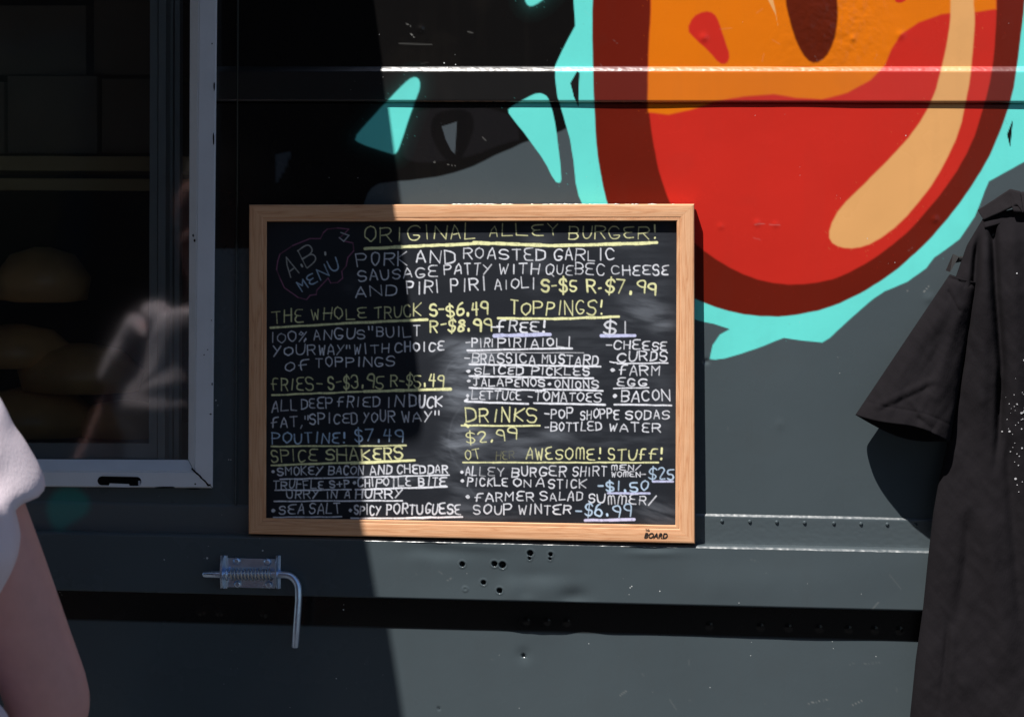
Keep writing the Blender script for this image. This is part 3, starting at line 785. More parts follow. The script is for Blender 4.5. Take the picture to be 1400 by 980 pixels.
# ---- chalk handwriting -------------------------------------------------
G = {
'A': '00 14 26 34 40/12 32', 'B': '00 06/06 36 45 43 03/03 33 42 41 30 00', 'C': '45 36 16 04 02 10 30 41', 'D': '00 06/06 26 45 43 41 20 00',
'E': '46 16 05 04 13 33/13 02 01 10 40', 'e': '46 16 05 04 13 33/13 02 01 10 40', 'F': '00 06 46/03 33', 'f': '10 11 15 26 46/03 33', 'G': '45 36 16 04 02 10 30 41 42 22',
'H': '00 06/40 46/03 43', 'I': '10 16', 'J': '06 46/26 21 10 01', 'K': '00 06/46 03 40', 'L': '06 00 40', 'M': '00 06 23 46 40', 'N': '00 06 40 46', 'm': '00 05 16 25 20/25 36 45 40',
'O': '26 05 02 11 20 31 42 45 26', 'P': '00 06/06 36 45 44 33 03', 'Q': '26 05 02 10 30 42 45 26/21 4z', 'R': '00 06/06 36 45 44 33 03/23 40', 'S': '45 36 16 05 04 13 33 42 41 30 10 01',
'T': '06 46/26 20', 'U': '06 02 10 30 42 46', 'V': '06 20 46', 'W': '06 10 24 30 46', 'X': '06 40/46 00', 'Y': '06 23/46 00', 'y': '06 23 46/23 20', 'Z': '06 46 00 40',
'0': '26 05 02 11 20 31 42 45 26', '1': '16 10', '2': '05 16 36 45 44 00 40', '3': '05 16 36 45 43 23 43 42 41 30 10 01', '4': '16 03 43/36 30', '5': '46 06 03 33 42 41 30 10 01',
'6': '36 15 02 01 10 30 41 42 33 13 02', '7': '06 46 10', '8': '43 34 05 16 36 45 13 01 10 30 41 32 13', '9': '43 23 04 05 16 36 45 43 40', '%': '05 16 25 14 05/46 00/31 42 41 30 31',
'$': '45 36 16 05 04 13 33 42 41 30 10 01/27 2z', '-': '03 33', '.': '10 11', ':': '03 13', '!': '16 13/10 10', ',': '11 0z', '"': '06 04/26 24', '/': '46 00', '+': '03 43/25 21',
'*': '13 24 33 22 13 33', "'": '26 24', ' ': '',
}
GW = {'I': 2, '1': 2, '.': 2, ':': 2, '!': 2, ',': 1.4, '"': 2.4, ' ': 3, '-': 3, "'": 2, '*': 4}
ROUND = set('BCDeEGJOPQRSUm0235689$f*')
YEL = lin((240, 240, 182)) / 1.0; WHT = lin((238, 241, 250)); BLU = lin((196, 222, 248)); LIL = lin((200, 204, 240)); PUR = lin((150, 96, 128))
LINES = [
 ('ORIGINAL',499,332,655,325,20,YEL,1.5),('ALLEy',669,322.5,766,322,15.5,YEL,1.5),('BURGER!',778,325.5,903,326,17,YEL,1.5),
 ('PORK',488,364,558,362,17,WHT,1.9),('AND',569,359,624,359,17,WHT,2.1),('ROASTED',634,354,749,355,15,WHT,1.9),('GARLIC',757,355,842,356,14.5,WHT,1.9),
 ('SAUSAGE',490,385,602,377,14,WHT,1.9),('PATTY',608,376,674,374,14,WHT,1.9),('WITH',682,374,738,375,13,WHT,1.9),('QUEBEC',746,375,829,376,14,WHT,1.6),('C',836,375,847,375,11,WHT,1.4),('HEESE',852,376,915,376,13,WHT,1.9),
 ('AND',487,406,544,403,15,WHT,1.9),('PIRI',557,402,603,400,17,WHT,2.2),('PIRI',617,398,666,397,16,WHT,2.2),('AIOLI',677,396,734,394,14.5,WHT,1.9),
 ('S-$5',741,399,789,399,16,YEL,3.0),('R:$7.99',803,400,899,402,17,YEL,2.8),
 ('THE',373,443,416,438,17,YEL,1.7),('WHOLE',427,438,504,435,15,YEL,1.7),('TRUCK',513,436,578,431,15,YEL,1.9),('S-$6.49',588,433,670,430,16.5,YEL,3.0),('R-$8.99',588,453,675,452,16.5,YEL,3.0),
 ('TOPPINGS!',698,430,829,429,19,YEL,2.0),('fREE!',680,453,748,453,15,WHT,2.6),('$1',826,456,860,456,17,WHT,2.8),
 ('100%',371,469,420,466,14,WHT,1.6),('ANGUS',429,464,501,462,13.5,WHT,1.8),('"BUILT',505,461,577,459,14,WHT,1.8),
 ('YOUR',374,487,433,484,13,WHT,1.8),('WAY"',436,485,480,485,13.5,WHT,1.9),('WITH',484,484,533,481,12.5,WHT,1.8),('CHOICE',540,481,609,479,12,WHT,2.2),
 ('Of',390,507,424,505,13,WHT,1.7),('TOPPINGS',432,502,543,500,13,WHT,1.9),
 ('fRIES-',371,534,442,532,17,YEL,1.9),('S-$3.95',449,532,526,530,18,YEL,2.1),('R-$5.49',534,529,609,528,17,YEL,2.1),
 ('ALL',372,562,407,561,15,WHT,1.8),('DEEP',412,558,456,557,14,WHT,1.8),('fRIED',461,556,521,556,14,WHT,1.8),('IN',529,556,552,556,14,WHT,1.9),('DUCK',560,556,606,556,15,WHT,2.6),
 ('fAT,"',371,584,424,582,14,WHT,1.8),('SPICED',424,579,491,578,13.5,WHT,1.9),('YOUR',497,577,541,576,14,WHT,1.9),('WAY"',551,577,603,575,14,WHT,2.2),
 ('POUTINE!',372,607,476,604,15,BLU,2.0),('$7.49',486,604,553,603,16,BLU,2.2),
 ('SPICE',371,631,435,630,16,YEL,1.8),('SHAKERS',446,629,554,627,16,YEL,2.4),
 ('*SMOKEY',370,650,443,648,11.5,WHT,1.9),('BACON',449,648,498,648,11.5,WHT,1.9),('AND',506,648,536,647,11,WHT,2.2),('CHEDDAR',543,647,614,646,11,WHT,2.2),
 ('TRUFFLE',374,668,444,667,11,WHT,1.9),('S+P*',451,666,489,665,10.5,WHT,1.9),('CHIPOTLE',489,665,564,664,11.5,WHT,2.1),('BITE',573,664,611,664,11.5,WHT,2.2),
 ('URRY',392,681,437,680,10,WHT,1.8),('IN A',446,680,479,680,9.5,WHT,1.8),('HURRY',486,681,552,680,11,WHT,2.2),
 ('*SEA',369,703,417,702,12,WHT,1.8),('SALT',423,702,467,701,13,WHT,1.8),('*SPICY',476,703,522,703,12.5,WHT,2.1),('PORTUGUESE',529,702,633,702,13,WHT,2.2),
 ('-PIRI',637,475,676,475,12,WHT,2.0),('PIRI',681,474,721,474,12,WHT,2.0),('AIOLI',726,474,782,474,11.5,WHT,2.0),
 ('-BRASSICA',635,496,735,497,13,WHT,2.0),('MUSTARD',741,497,820,499,12,WHT,2.0),
 ('*SLICED',636,511.5,718,512,10.5,WHT,2.0),('PICKLES',727,512,808,513,10.5,WHT,2.0),
 ('*JALAPENOS',636,527,748,528,10.5,WHT,2.0),('*ONIONS',747,530,820,531,11,WHT,2.0),
 ('*LETTUCE',636,546,715,546,11.5,WHT,1.9),('-TOMATOES',722,548,825,549,12,WHT,1.9),
 ('DRINKS',637,577,737,576,19,YEL,2.2),('$2.99',638,605,709,600,15,YEL,1.9),
 ('-POP',745,572,784,571,13,WHT,2.0),('SHOPPE',794,573,848,572,12.5,WHT,1.9),('SODAS',856,573,917,572,12,WHT,1.9),
 ('-BOTTLED',745,589,825,588,11,WHT,1.9),('WATER',833,589,905,590,11,WHT,1.9),
 ('OT',637,629,658,625,13,YEL,1.5),('HER',678,628,704,627,11,YEL*0.3,1.4),('AWESOmE!',719,628,826,627,14.5,YEL,1.9),('STUff!',832,628,909,627,14.5,YEL,2.0),
 ('*AL',628,650,652,650,12,WHT,1.7),('LEy',656,650,690,650,12,WHT*0.8,1.6),('BURGER',700,651,776,650,12.5,WHT,2.0),('SHIRT',783,650,830,650,12,WHT,1.6),('mEN/',836,642.5,877,642,7,WHT,1.4),('WOmEN-',836,652,884,651,7,WHT,1.4),('$25',887,655,922,655,15,BLU,2.2),
 ('*PICKLE',628,664,696,664,11.5,WHT,1.9),('ON',702,665,726,665,10.5,WHT,1.9),('A',733,665,744,665,11.5,WHT,1.9),('STICK',750,667,803,667,11.5,WHT,1.8),('-$1.50',818,671,888,671,13,BLU,2.4),
 ('*fARMER',635,685,733,684,12,WHT,1.9),('SALAD',739,684,798,683,11.5,WHT,1.9),('SUmmER/',804,687,900,690,12.5,WHT,1.9),
 ('SOUP',648,703,701,703,13,WHT,2.0),('WINTER',709,702,782,702,12,WHT,2.0),('-$6.99',787,705,864,706,16,BLU,2.4),
 ('-CHEESE',828,477,914,479,12,WHT,2.1),('CURDS',844,494,914,493,12.5,WHT,2.1),('*fARM',831,513,904,512,13,WHT,2.1),('EGG',844,527,885,527,10,WHT,2.1),('*BACON',836,548,919,548,14,WHT,2.1),
 ('A.',397,378,418,364,29,lin((190,190,185)),1.9),('B.',420,366,452,345,30,lin((190,190,185)),1.9),('MENU',413,399,467,366,15,BLU*0.85,2.0),
]
UNDER = [  # x0 y0 x1 y1 width colour
 (499,340,650,333,4.2,YEL),(648,332,760,336,4.6,YEL),(758,336,898,332,4.4,YEL),(370,448,470,442,2.8,YEL),(468,442,584,437,3.6,YEL),(681,435,760,436,3.4,YEL),(758,436,846,433,3.6,YEL),
 (676,459,752,457,5,LIL),(822,459,868,459,4.6,LIL),(372,540,500,535,2.4,YEL),(498,535,616,532,4.0,YEL),(371,610,555,609,2.2,YEL),(371,636,567,629,2.6,YEL),(480,634,566,629,2.6,YEL),
 (383,655,614,649,1.8,WHT),(376,670,480,669,1.8,WHT),(486,669,611,665,2.4,WHT),(375,685,550,684,1.9,WHT),(374,707,467,706,1.8,WHT),(480,708,560,708,1.9,WHT),(556,708,632,706,2.6,WHT),
 (639,479,782,476,2.4,WHT),(640,482,798,482,1.3,WHT*0.5),(642,498,821,501,2.6,WHT),(642,514,811,517,2.5,WHT),(642,530,745,534,2.4,WHT),(743,532,824,534,2.4,WHT),(638,549,722,552,2.6,WHT),(730,551,827,553,2.6,WHT),
 (631,581.5,738,582,2.2,YEL),(633,632,900,632,2.0,YEL),(893,658,920,658,2.8,LIL),(831,674,888,674.5,2.8,LIL),(800,711,867,710,3.6,LIL),
 (834,494.5,844,496,1.6,WHT),(844,497,913,496,2.0,WHT),(839,531,887,530,1.6,WHT),(840,553,918,554,2.2,WHT),(636,580,640,583,3,YEL),
 (672,447,688,447,1.8,WHT),(636,548,639,546,3.2,WHT)]
segs = []   # x0,y0,x1,y1,width,colour
jr = random.Random(5)
def word(txt, x0, y0, x1, y1, h, col, wd):
    gws = [GW.get(c, 4) * jr.uniform(.86, 1.16) for c in txt]; tot = sum(gws) + 1.9 * (len(txt) - 1)
    ux, uy = (x1 - x0), (y1 - y0); Ln = math.hypot(ux, uy); ux /= Ln; uy /= Ln
    s = 0.965 * Ln / tot; vx, vy = uy, -ux            # up direction in pixels
    if vy > 0: vx, vy = -vx, -vy
    cur = 0.0
    for c, gw in zip(txt, gws):
        g = G.get(c, ''); oy = jr.uniform(-0.08, 0.07) * h; sh = jr.uniform(-0.10, 0.22); hh = h * jr.uniform(0.88, 1.10); ro = jr.uniform(-0.06, 0.06)
        for st in filter(None, g.split('/')):
            pts = []
            for tk in st.split():
                gx_ = int(tk[0]) if tk[0].isdigit() else 0
                gy_ = -1.0 if tk[1] == 'z' else (7.0 if tk[1] == '7' else float(tk[1]))
                if c == 'I' or c in '1.:!': gx_ = gx_
                gx_ += jr.uniform(-.22, .22); gy_ += jr.uniform(-.26, .26)
                X = (cur + gx_ * gw / GW.get(c, 4)) * s; Y = gy_ / 6 * hh + oy
                X += Y * sh * 0.6; Y += X * 0; 
                pts.append((x0 + X * ux + Y * vx, y0 + X * uy + Y * vy))
            if len(pts) > 2 and c in ROUND: pts = chaikin(pts, 2, closed=False)
            ww = wd * 0.84 * jr.uniform(0.8, 1.12); sc_ = jr.uniform(.62, 1.0)
            pts = [tuple(p) for p in pts]
            for a, b in zip(pts, pts[1:]): segs.append((*a, *b, ww * jr.uniform(.82, 1.12), np.array(col) * sc_ ** .5 * jr.uniform(.8, 1.0)))
            if c in '.*!' and len(pts) == 2: segs.append((*pts[0], *pts[1], ww * 1.5, col))
        cur += gw + 1.9
for l in LINES: word(*l)
for x0, y0, x1, y1, wd, col in UNDER:
    nseg = max(2, int(abs(x1 - x0) / 10)); py_ = y0
    for k in range(nseg):
        t0, t1 = k / nseg, (k + 1) / nseg
        ny = y0 + (y1 - y0) * t1 + jr.uniform(-.35, .35)
        segs.append((x0 + (x1 - x0) * t0, py_, x0 + (x1 - x0) * t1, ny, wd * jr.uniform(.82, 1.12), col)); py_ = ny
cloud = [(500,185),(560,178),(625,185),(600,212),(570,236),(600,255),(650,265),(655,310),(620,350),(610,400),(585,430),(590,470),(560,495),(520,498),(505,470),(440,540),(436,565),(400,570),(380,595),(330,582),(250,525),(225,470),(205,420),(212,370),(225,330),(300,280),(400,240),(460,240),(478,205),(500,185)]
cloud = [(330 + x / 4.26, 270 + y / 4.26) for x, y in cloud]
for i, (a, b) in enumerate(zip(cloud, cloud[1:])): segs.append((*a, *b, 1.3, PUR * (0.9 if i % 3 else 0.5)))
for a, b in (((466, 318), (477, 322)), ((477, 322), (470, 330)), ((470, 330), (464, 325))): segs.append((*a, *b, 1.4, WHT * 0.5))

gx_ = xs_range(358, 932, 0.72); gy_ = xs_range(296, 724, 0.72)
X, Y = np.meshgrid(gx_, gy_)
C = np.empty(X.shape + (3,)); C[:] = alb(25, 29, 37)
sm = np.zeros(X.shape)
def smear(cx, cy, rx, ry, a, ang=0.0, seed=1):
    c, s_ = math.cos(ang), math.sin(ang)
    u = ((X - cx) * c + (Y - cy) * s_) / rx; v = (-(X - cx) * s_ + (Y - cy) * c) / ry
    q = np.exp(-(u * u + v * v) ** 1.3)
    return a * q * (0.12 + 1.9 * smooth01(fbm(X * c + Y * s_, (Y * c - X * s_) * 5, 38, seed, 5) * 1.9 - .45))
for k, (cx, cy, rx, ry, a, an) in enumerate(((650,490,30,22,.34,-.3),(628,520,24,50,.22,.1),(640,600,30,16,.36,-.1),(615,612,16,45,.16,.4),(655,540,26,8,.25,-.2),(690,600,55,12,.14,-.05),(720,617,38,14,.14,0),(760,595,26,8,.10,.2),
        (640,650,22,60,.09,.2),(880,425,34,22,.13,.2),(905,440,20,16,.16,0),(860,330,50,12,.06,0),(880,390,40,40,.05,0),(610,475,20,12,.12,-.5),(700,640,70,12,.07,0),(670,700,60,14,.07,0),(900,700,30,16,.12,.3),
        (560,630,40,10,.05,-.1),(525,655,50,10,.05,0),(800,470,80,60,.035,0),(830,600,90,14,.05,0),(900,560,24,70,.05,0),(735,350,20,50,.05,0),(660,540,60,10,.08,-.05),(480,390,14,16,.03,0),(610,662,60,3,.10,.15))):
    sm += smear(cx, cy, rx, ry, a, an, 100 + k)
sm += 0.022 * fbm(X, Y, 70, 77, 5) ** 2 + 0.010 * (fbm(X, Y * 5, 60, 78, 4))
for (cx, cy, r, w_) in ((625, 600, 40, 1.6), (640, 640, 34, 1.3), (606, 520, 26, 1.3)):   # arcs left by a wet cloth
    q = np.hypot((X - cx - 30), (Y - cy) * 0.8); sm += 0.055 * np.exp(-((q - r - 3 * fbm(X, Y, 30, 5)) / w_) ** 2) * (X < cx + 24)
C += 0.33 * sm[..., None] * np.array([0.88, 0.97, 1.12])
grain = nrng.random(X.shape) * 0.5 + fbm(X, Y, 3.0, 55, 2) * 0.8
x0g, y0g, st = gx_[0], gy_[0], gx_[1] - gx_[0]
erase = np.clip(1.0 - 0.8 * np.exp(-((X - 700) / 22) ** 2 - ((Y - 619) / 9) ** 2) - .6 * np.exp(-((X - 666) / 10) ** 2 - ((Y - 618) / 9) ** 2) - 0.55 * np.exp(-((X - 786) / 14) ** 2 - ((Y - 372) / 8) ** 2) - 0.5 * np.exp(-((X - 664) / 12) ** 2 - ((Y - 648) / 8) ** 2)
                - 0.5 * np.exp(-((X - 545) / 12) ** 2 - ((Y - 659) / 5) ** 2) - .6 * np.exp(-((X - 682) / 8) ** 2 - ((Y - 597) / 7) ** 2), 0, 1)
for (ax, ay, bx, by, wd, col) in segs:
    mg = wd / 2 + 1.2
    i0 = max(0, int((min(ax, bx) - mg - x0g) / st)); i1 = min(X.shape[1], int((max(ax, bx) + mg - x0g) / st) + 2)
    j0 = max(0, int((min(ay, by) - mg - y0g) / st)); j1 = min(X.shape[0], int((max(ay, by) + mg - y0g) / st) + 2)
    if i1 <= i0 or j1 <= j0: continue
    x = X[j0:j1, i0:i1]; y = Y[j0:j1, i0:i1]
    ex, ey = bx - ax, by - ay
    t = np.clip(((x - ax) * ex + (y - ay) * ey) / (ex * ex + ey * ey + 1e-9), 0, 1)
    d = np.hypot(x - ax - t * ex, y - ay - t * ey)
    a_ = smooth01((wd / 2 - d) / 1.1 + 0.5) * np.clip(0.34 + grain[j0:j1, i0:i1] * 1.0, 0, 1) * erase[j0:j1, i0:i1]
    dst = C[j0:j1, i0:i1]
    C[j0:j1, i0:i1] = dst * (1 - a_[..., None]) + col * 1.0 * a_[..., None]
P = W(X, Y, bdep(Y) + 0.0085)
grid_obj('chalk_surface', P, M['chalk'], board, color=C, smooth=True)

# maker's mark on the bottom rail
def text_obj(txt, size, shear=0.25, bold=0.0):
    cu = bpy.data.curves.new('t', 'FONT'); cu.body = txt; cu.size = size; cu.shear = shear; cu.offset = bold; cu.extrude = 0.0001
    to = bpy.data.objects.new('t', cu); COL.objects.link(to)
    dg = bpy.context.evaluated_depsgraph_get()
    me = bpy.data.meshes.new_from_object(to.evaluated_get(dg))
    bpy.data.objects.remove(to)
    return me
lt = text_obj('BOARD', 0.0098, 0.3, 0.0002)
for v in lt.vertices:
    v.co = Vector((v.co.x, -v.co.z, v.co.y))
lt.materials.clear(); lt.materials.append(M['ink'])
lo = bpy.data.objects.new('lettering', lt); link(lo, board)
bb = [v.co.x for v in lt.vertices]; wdt = max(bb) - min(bb)
p = W(880, row(734.5, 880) - 3.6, float(bdep(735)) + TH * 1.03 + 0.0006)
lo.location = Vector(p)
lo.scale = (0.032 / wdt, 1, 1)
lt2 = text_obj('THE', 0.003, 0.2, 0.0001)
for v in lt2.vertices: v.co = Vector((v.co.x, -v.co.z, v.co.y))
lt2.materials.clear(); lt2.materials.append(M['ink'])
lo2 = bpy.data.objects.new('lettering', lt2); link(lo2, board)
lo2.location = Vector(W(882, 724.8, float(bdep(735)) + TH * 1.03 + 0.0006))

# ------------------------------------------------------------------ black T-shirt on a hanger
def interp(y, tab):
    ys = [t[0] for t in tab]; vs = [t[1] for t in tab]
    return np.interp(y, ys, vs)
hx, hy_ = 1452, 236
hp0 = W(hx, 300, 0.03)
shirt = thing('hanging_tshirt', (float(hp0[0]), -0.03, float(hp0[2])), 'black cotton T-shirt hung on the truck side at the right edge', 't-shirt')
XLt = [(290, 1350), (300, 1343), (335, 1322), (380, 1306), (450, 1304), (560, 1300), (610, 1294), (660, 1283), (700, 1276), (760, 1269), (830, 1262), (900, 1252), (980, 1244), (1060, 1236)]
XRt = [(290, 1560), (300, 1566), (335, 1590), (380, 1604), (450, 1612), (600, 1625), (760, 1640), (900, 1652), (1060, 1668)]
ys = xs_range(288, 1060, 3.0); nth = 420
th = np.linspace(0, 2 * np.pi, nth, endpoint=False)
# concentrate samples on the visible left front
Xl = interp(ys, XLt)[:, None]; Xr = interp(ys, XRt)[:, None]
s = (1 - np.cos(th)) / 2
TX = Xl + (Xr - Xl) * s[None, :]
TY = ys[:, None] + 0 * TX
front = np.where(th < np.pi, 1, 0)[None, :]
Tt = interp(ys, [(288, .012), (330, .027), (400, .032), (600, .032), (900, .050), (1060, .062)])[:, None]
dc = interp(ys, [(288, .026), (400, .040), (700, .052), (1060, .066)])[:, None]
def prof_pow(v): return np.sign(v) * np.abs(v) ** 1.1
D = dc + np.where(th < np.pi, Tt * prof_pow(np.sin(th)), -(dc - 0.008) * np.abs(np.sin(th)) ** .5)
def crease(pts, wdt_, a, X, Y, side=0.0):
    """valley (a<0) or ridge along a polyline (y increasing)"""
    yy = [p[1] for p in pts]; xx = [p[0] for p in pts]
    cx = np.interp(Y, yy, xx); fade = smooth01((Y - yy[0]) / 40 + .3) * smooth01((yy[-1] - Y) / 110)
    q = (X - cx) / wdt_
    return a * np.exp(-q * q) * fade
def folds(X, Y):
    f = crease([(1337, 323), (1332, 393), (1318, 470), (1297, 602)], 5, -0.016, X, Y)
    f += crease([(1357, 300), (1362, 400), (1370, 500), (1366, 600), (1358, 660)], 5.5, -0.017, X, Y)
    f += crease([(1348, 330), (1346, 450), (1342, 560), (1335, 640)], 12, 0.007, X, Y)
    f += crease([(1384, 300), (1388, 420), (1392, 560), (1400, 700)], 11, 0.005, X, Y)
    f += crease([(1378, 600), (1384, 700), (1392, 800), (1400, 900)], 8, -0.006, X, Y)
    f += crease([(1325, 700), (1322, 760), (1312, 830), (1300, 900)], 8, -0.005, X, Y)
    f += crease([(1296, 850), (1293, 900), (1287, 950), (1278, 1000)], 4.0, -0.0035, X, Y)
    f += crease([(1304, 850), (1301, 900), (1295, 950), (1288, 1000)], 7, 0.003, X, Y)
    f += crease([(1350, 700), (1358, 780), (1372, 880), (1392, 990)], 14, 0.006, X, Y)
    f += crease([(1420, 320), (1430, 500), (1450, 760), (1460, 1000)], 15, 0.006, X, Y)
    f += crease([(1500, 320), (1500, 500), (1490, 760), (1500, 1000)], 16, -0.008, X, Y)
    f += 0.012 * (fbm(X, Y * 0.35, 60, 201, 2) - 0.5) + 0.0030 * (fbm(X + Y * .4, Y * 0.7, 24, 202, 3) - 0.5) + 0.0022 * (fbm(X - Y * .6, Y * 0.5, 13, 203, 2) - 0.5)
    return f
D = D + front * folds(TX, TY) * np.clip(np.abs(np.sin(th)) * 2.2, 0, 1)[None, :]
# thin the hem lines
BKC = np.array([0.0125, 0.0112, 0.0130])
Cc = np.empty(TX.shape + (3,)); Cc[:] = BKC
dots = [(932,152,.8),(970,230,1.3),(924,243,1.2),(897,293,1.2),(925,308,1.1),(885,380,1.1),(948,398,1.3),(932,412,1.1),(915,463,1),(928,512,1.1),(917,536,1.1),(940,572,1.5),(953,585,1.5),(927,617,1.1),(948,636,1.7),(970,728,1.3),(950,784,1.3),(972,378,1.9),(964,382,1.3),(878,257,.7),(893,432,1),(930,330,.8),(908,320,.8),(945,300,.7),(905,345,.7)]
dots = [(1160 + x / 4.08, 480 + y / 4.08, r * .48) for x, y, r in dots]
pr = random.Random(3)
for k in range(150):
    r_ = pr.gauss(0, 1)
    dots.append((1440 + pr.gauss(0, 26), 590 + pr.gauss(0, 60), pr.uniform(.5, 2.0)))
oS = grid_obj('body_panel', W(TX, TY, D), M['blacktee'], shirt, color=Cc, smooth=True, closed_u=True)
# printed speckle: small discs fused to the cloth
def surf(px, py):
    px = np.asarray(px, float); py = np.asarray(py, float)
    xl_ = interp(py, XLt); xr_ = interp(py, XRt)
    t = np.arccos(np.clip(1 - 2 * (px - xl_) / (xr_ - xl_), -1, 1))
    T = interp(py, [(288, .012), (330, .027), (400, .032), (600, .032), (900, .050), (1060, .062)])
    c = interp(py, [(288, .026), (400, .040), (700, .052), (1060, .066)])
    return c + T * np.sin(t) ** 1.1 + folds(px, py) * np.clip(np.sin(t) * 2.2, 0, 1)
V, Fc = [], []
for x, y, r in dots:
    k0 = len(V)
    for k in range(7):
        a = 2 * math.pi * k / 7; qx = x + r * math.cos(a) * (1 + .3 * pr.random()); qy = y + r * math.sin(a)
        V.append(W(qx, qy, float(surf(qx, qy)) + 0.0009))
    Fc.append(tuple(range(k0, k0 + 7)))
sp = mesh_obj('printed_speckle', V, Fc, mat('white_screen_print', (0.5, 0.5, 0.52), rough=0.7), shirt)
sp['kind'] = 'stuff'

# left sleeve: a drooping tube from the shoulder seam to the open hem
nr = 110; nt_ = 260
tt = np.linspace(0, 1, nr)[:, None]
th = np.linspace(0, 2 * np.pi, nt_, endpoint=False)[None, :]
s = (1 - np.cos(th)) / 2
isf = th < np.pi
A0 = np.array([1300, 376.]); A1 = np.array([1334, 386.])
H0 = np.array([1171, 568.]); H1 = np.array([1297, 602.])
def sleeve_xy(t, s, fr):
    L0 = A0 + (H0 - A0) * t[..., None]; L1 = A1 + (H1 - A1) * t[..., None]
    # silhouette bows slightly outwards, hem bellies
    P = L0 + (L1 - L0) * s[..., None]
    belly = np.sin(np.pi * s) * t ** 3
    P[..., 0] += np.where(fr, 4, 2) * belly
    P[..., 1] += np.where(fr, -3, 14) * belly
    # front hem dips unevenly
    P[..., 1] += np.where(fr, 1, 0) * t ** 4 * (2.5 * np.sin(7 * s) )
    return P
Tb = np.broadcast_to(tt, (nr, nt_)); Sb = np.broadcast_to(s, (nr, nt_)); Fb = np.broadcast_to(isf, (nr, nt_))
PXY = sleeve_xy(Tb, Sb, Fb)
dcs = 0.035 + 0.024 * Tb * Sb; Ts = 0.017 + 0.020 * Tb
Dp = dcs + np.where(Fb, Ts, -Ts * 0.85) * np.abs(np.sin(np.broadcast_to(th, (nr, nt_)))) ** 0.8
X_, Y_ = PXY[..., 0], PXY[..., 1]
ff = 0.012 * (fbm(X_ + Y_ * .45, Y_ * .35, 34, 301, 3) - 0.5) + 0.002 * (fbm(X_ - Y_ * .5, Y_ * .6, 12, 302, 2) - 0.5)
def linef(ax, ay, bx, by, wdt_, a):
    ex, ey = bx - ax, by - ay
    t = np.clip(((X_ - ax) * ex + (Y_ - ay) * ey) / (ex * ex + ey * ey), 0, 1)
    q = np.hypot(X_ - ax - t * ex, Y_ - ay - t * ey) / wdt_
    return a * np.exp(-q * q)
ff = ff + linef(1200, 555, 1272, 521, 4.5, 0.0020) + linef(1206, 561, 1275, 528, 4, -0.0012) + linef(1256, 572, 1274, 586, 4, -0.0018) + linef(1245, 548, 1262, 570, 3, .0015)
ff = ff + linef(1298, 400, 1311, 425, 3, -0.002) + linef(1312, 420, 1278, 540, 9, 0.004) + linef(1312, 385, 1318, 392, 2, -.002)
q = np.abs(Tb - 0.90); ff = ff - 0.0008 * np.exp(-(q / 0.008) ** 2)
q = np.abs(Tb - 0.02); ff = ff - 0.003 * np.exp(-(q / 0.016) ** 2)
Dp = Dp + np.where(Fb, ff, 0) * np.clip(np.sin(th) * 3, 0, 1)
Cc = np.empty(Dp.shape + (3,)); Cc[:] = BKC
slv = grid_obj('sleeve', W(X_, Y_, Dp), M['blacktee'], shirt, color=Cc, smooth=True, closed_u=True)
so_ = slv.modifiers.new('thick', 'SOLIDIFY'); so_.thickness = 0.0018; so_.offset = 1
# right sleeve (past the photo's edge)
PX2 = 2 * 1452 - X_
s2 = grid_obj('sleeve', W(PX2[:, ::-1], Y_[:, ::-1], Dp[:, ::-1]), M['blacktee'], shirt, color=Cc, smooth=True, closed_u=True)
so2 = s2.modifiers.new('thick', 'SOLIDIFY'); so2.thickness = 0.0018
# shoulder yoke + collar band
def sheet_px(name, A, B, dA, dB, m, parent, n=60, mrows=10, bulge=0.004, th_=0.002, fold=0.0):
    """sheet between two photo polylines A (top) and B (bottom)"""
    A = np.array(A, float); B = np.array(B, float)
    def samp(P_):
        seg = np.concatenate([[0], np.cumsum(np.hypot(*np.diff(P_, axis=0).T))]); u = np.linspace(0, seg[-1], n)
        return np.stack([np.interp(u, seg, P_[:, 0]), np.interp(u, seg, P_[:, 1])], -1)
    a = samp(A); b = samp(B); t = np.linspace(0, 1, mrows)[:, None, None]
    P_ = a[None] * (1 - t) + b[None] * t
    D_ = (np.linspace(dA[0], dA[1], n)[None] * (1 - t[..., 0]) + np.linspace(dB[0], dB[1], n)[None] * t[..., 0]) + bulge * np.sin(np.pi * t[..., 0])
    D_ = D_ + 0.004 * (fbm(P_[..., 0], P_[..., 1], 22, 401, 3) - .5)
    c = np.empty(D_.shape + (3,)); c[:] = BKC
    o = grid_obj(name, W(P_[..., 0], P_[..., 1], D_), m, parent, color=c)
    s_ = o.modifiers.new('thick', 'SOLIDIFY'); s_.thickness = th_; s_.offset = 0
    return o
sheet_px('collar', [(1337, 288), (1360, 273), (1381, 259), (1395, 262)], [(1345, 301), (1368, 291), (1391, 280), (1399, 292)], (.024, .040), (.034, .050), M['blackrib'], shirt, bulge=.0, th_=.0028)
sheet_px('collar', [(1378, 264), (1420, 262), (1452, 258), (1490, 262), (1540, 280)], [(1386, 290), (1420, 292), (1452, 294), (1500, 292), (1550, 298)], (.036, .020), (.048, .036), M['blackrib'], shirt, bulge=.001, th_=.0028)
sheet_px('shoulder', [(1344, 300), (1365, 292), (1400, 283), (1452, 284), (1560, 298)], [(1346, 312), (1368, 306), (1400, 303), (1452, 306), (1562, 316)], (.022, .032), (.040, .048), M['blacktee'], shirt, bulge=.004, th_=.002)
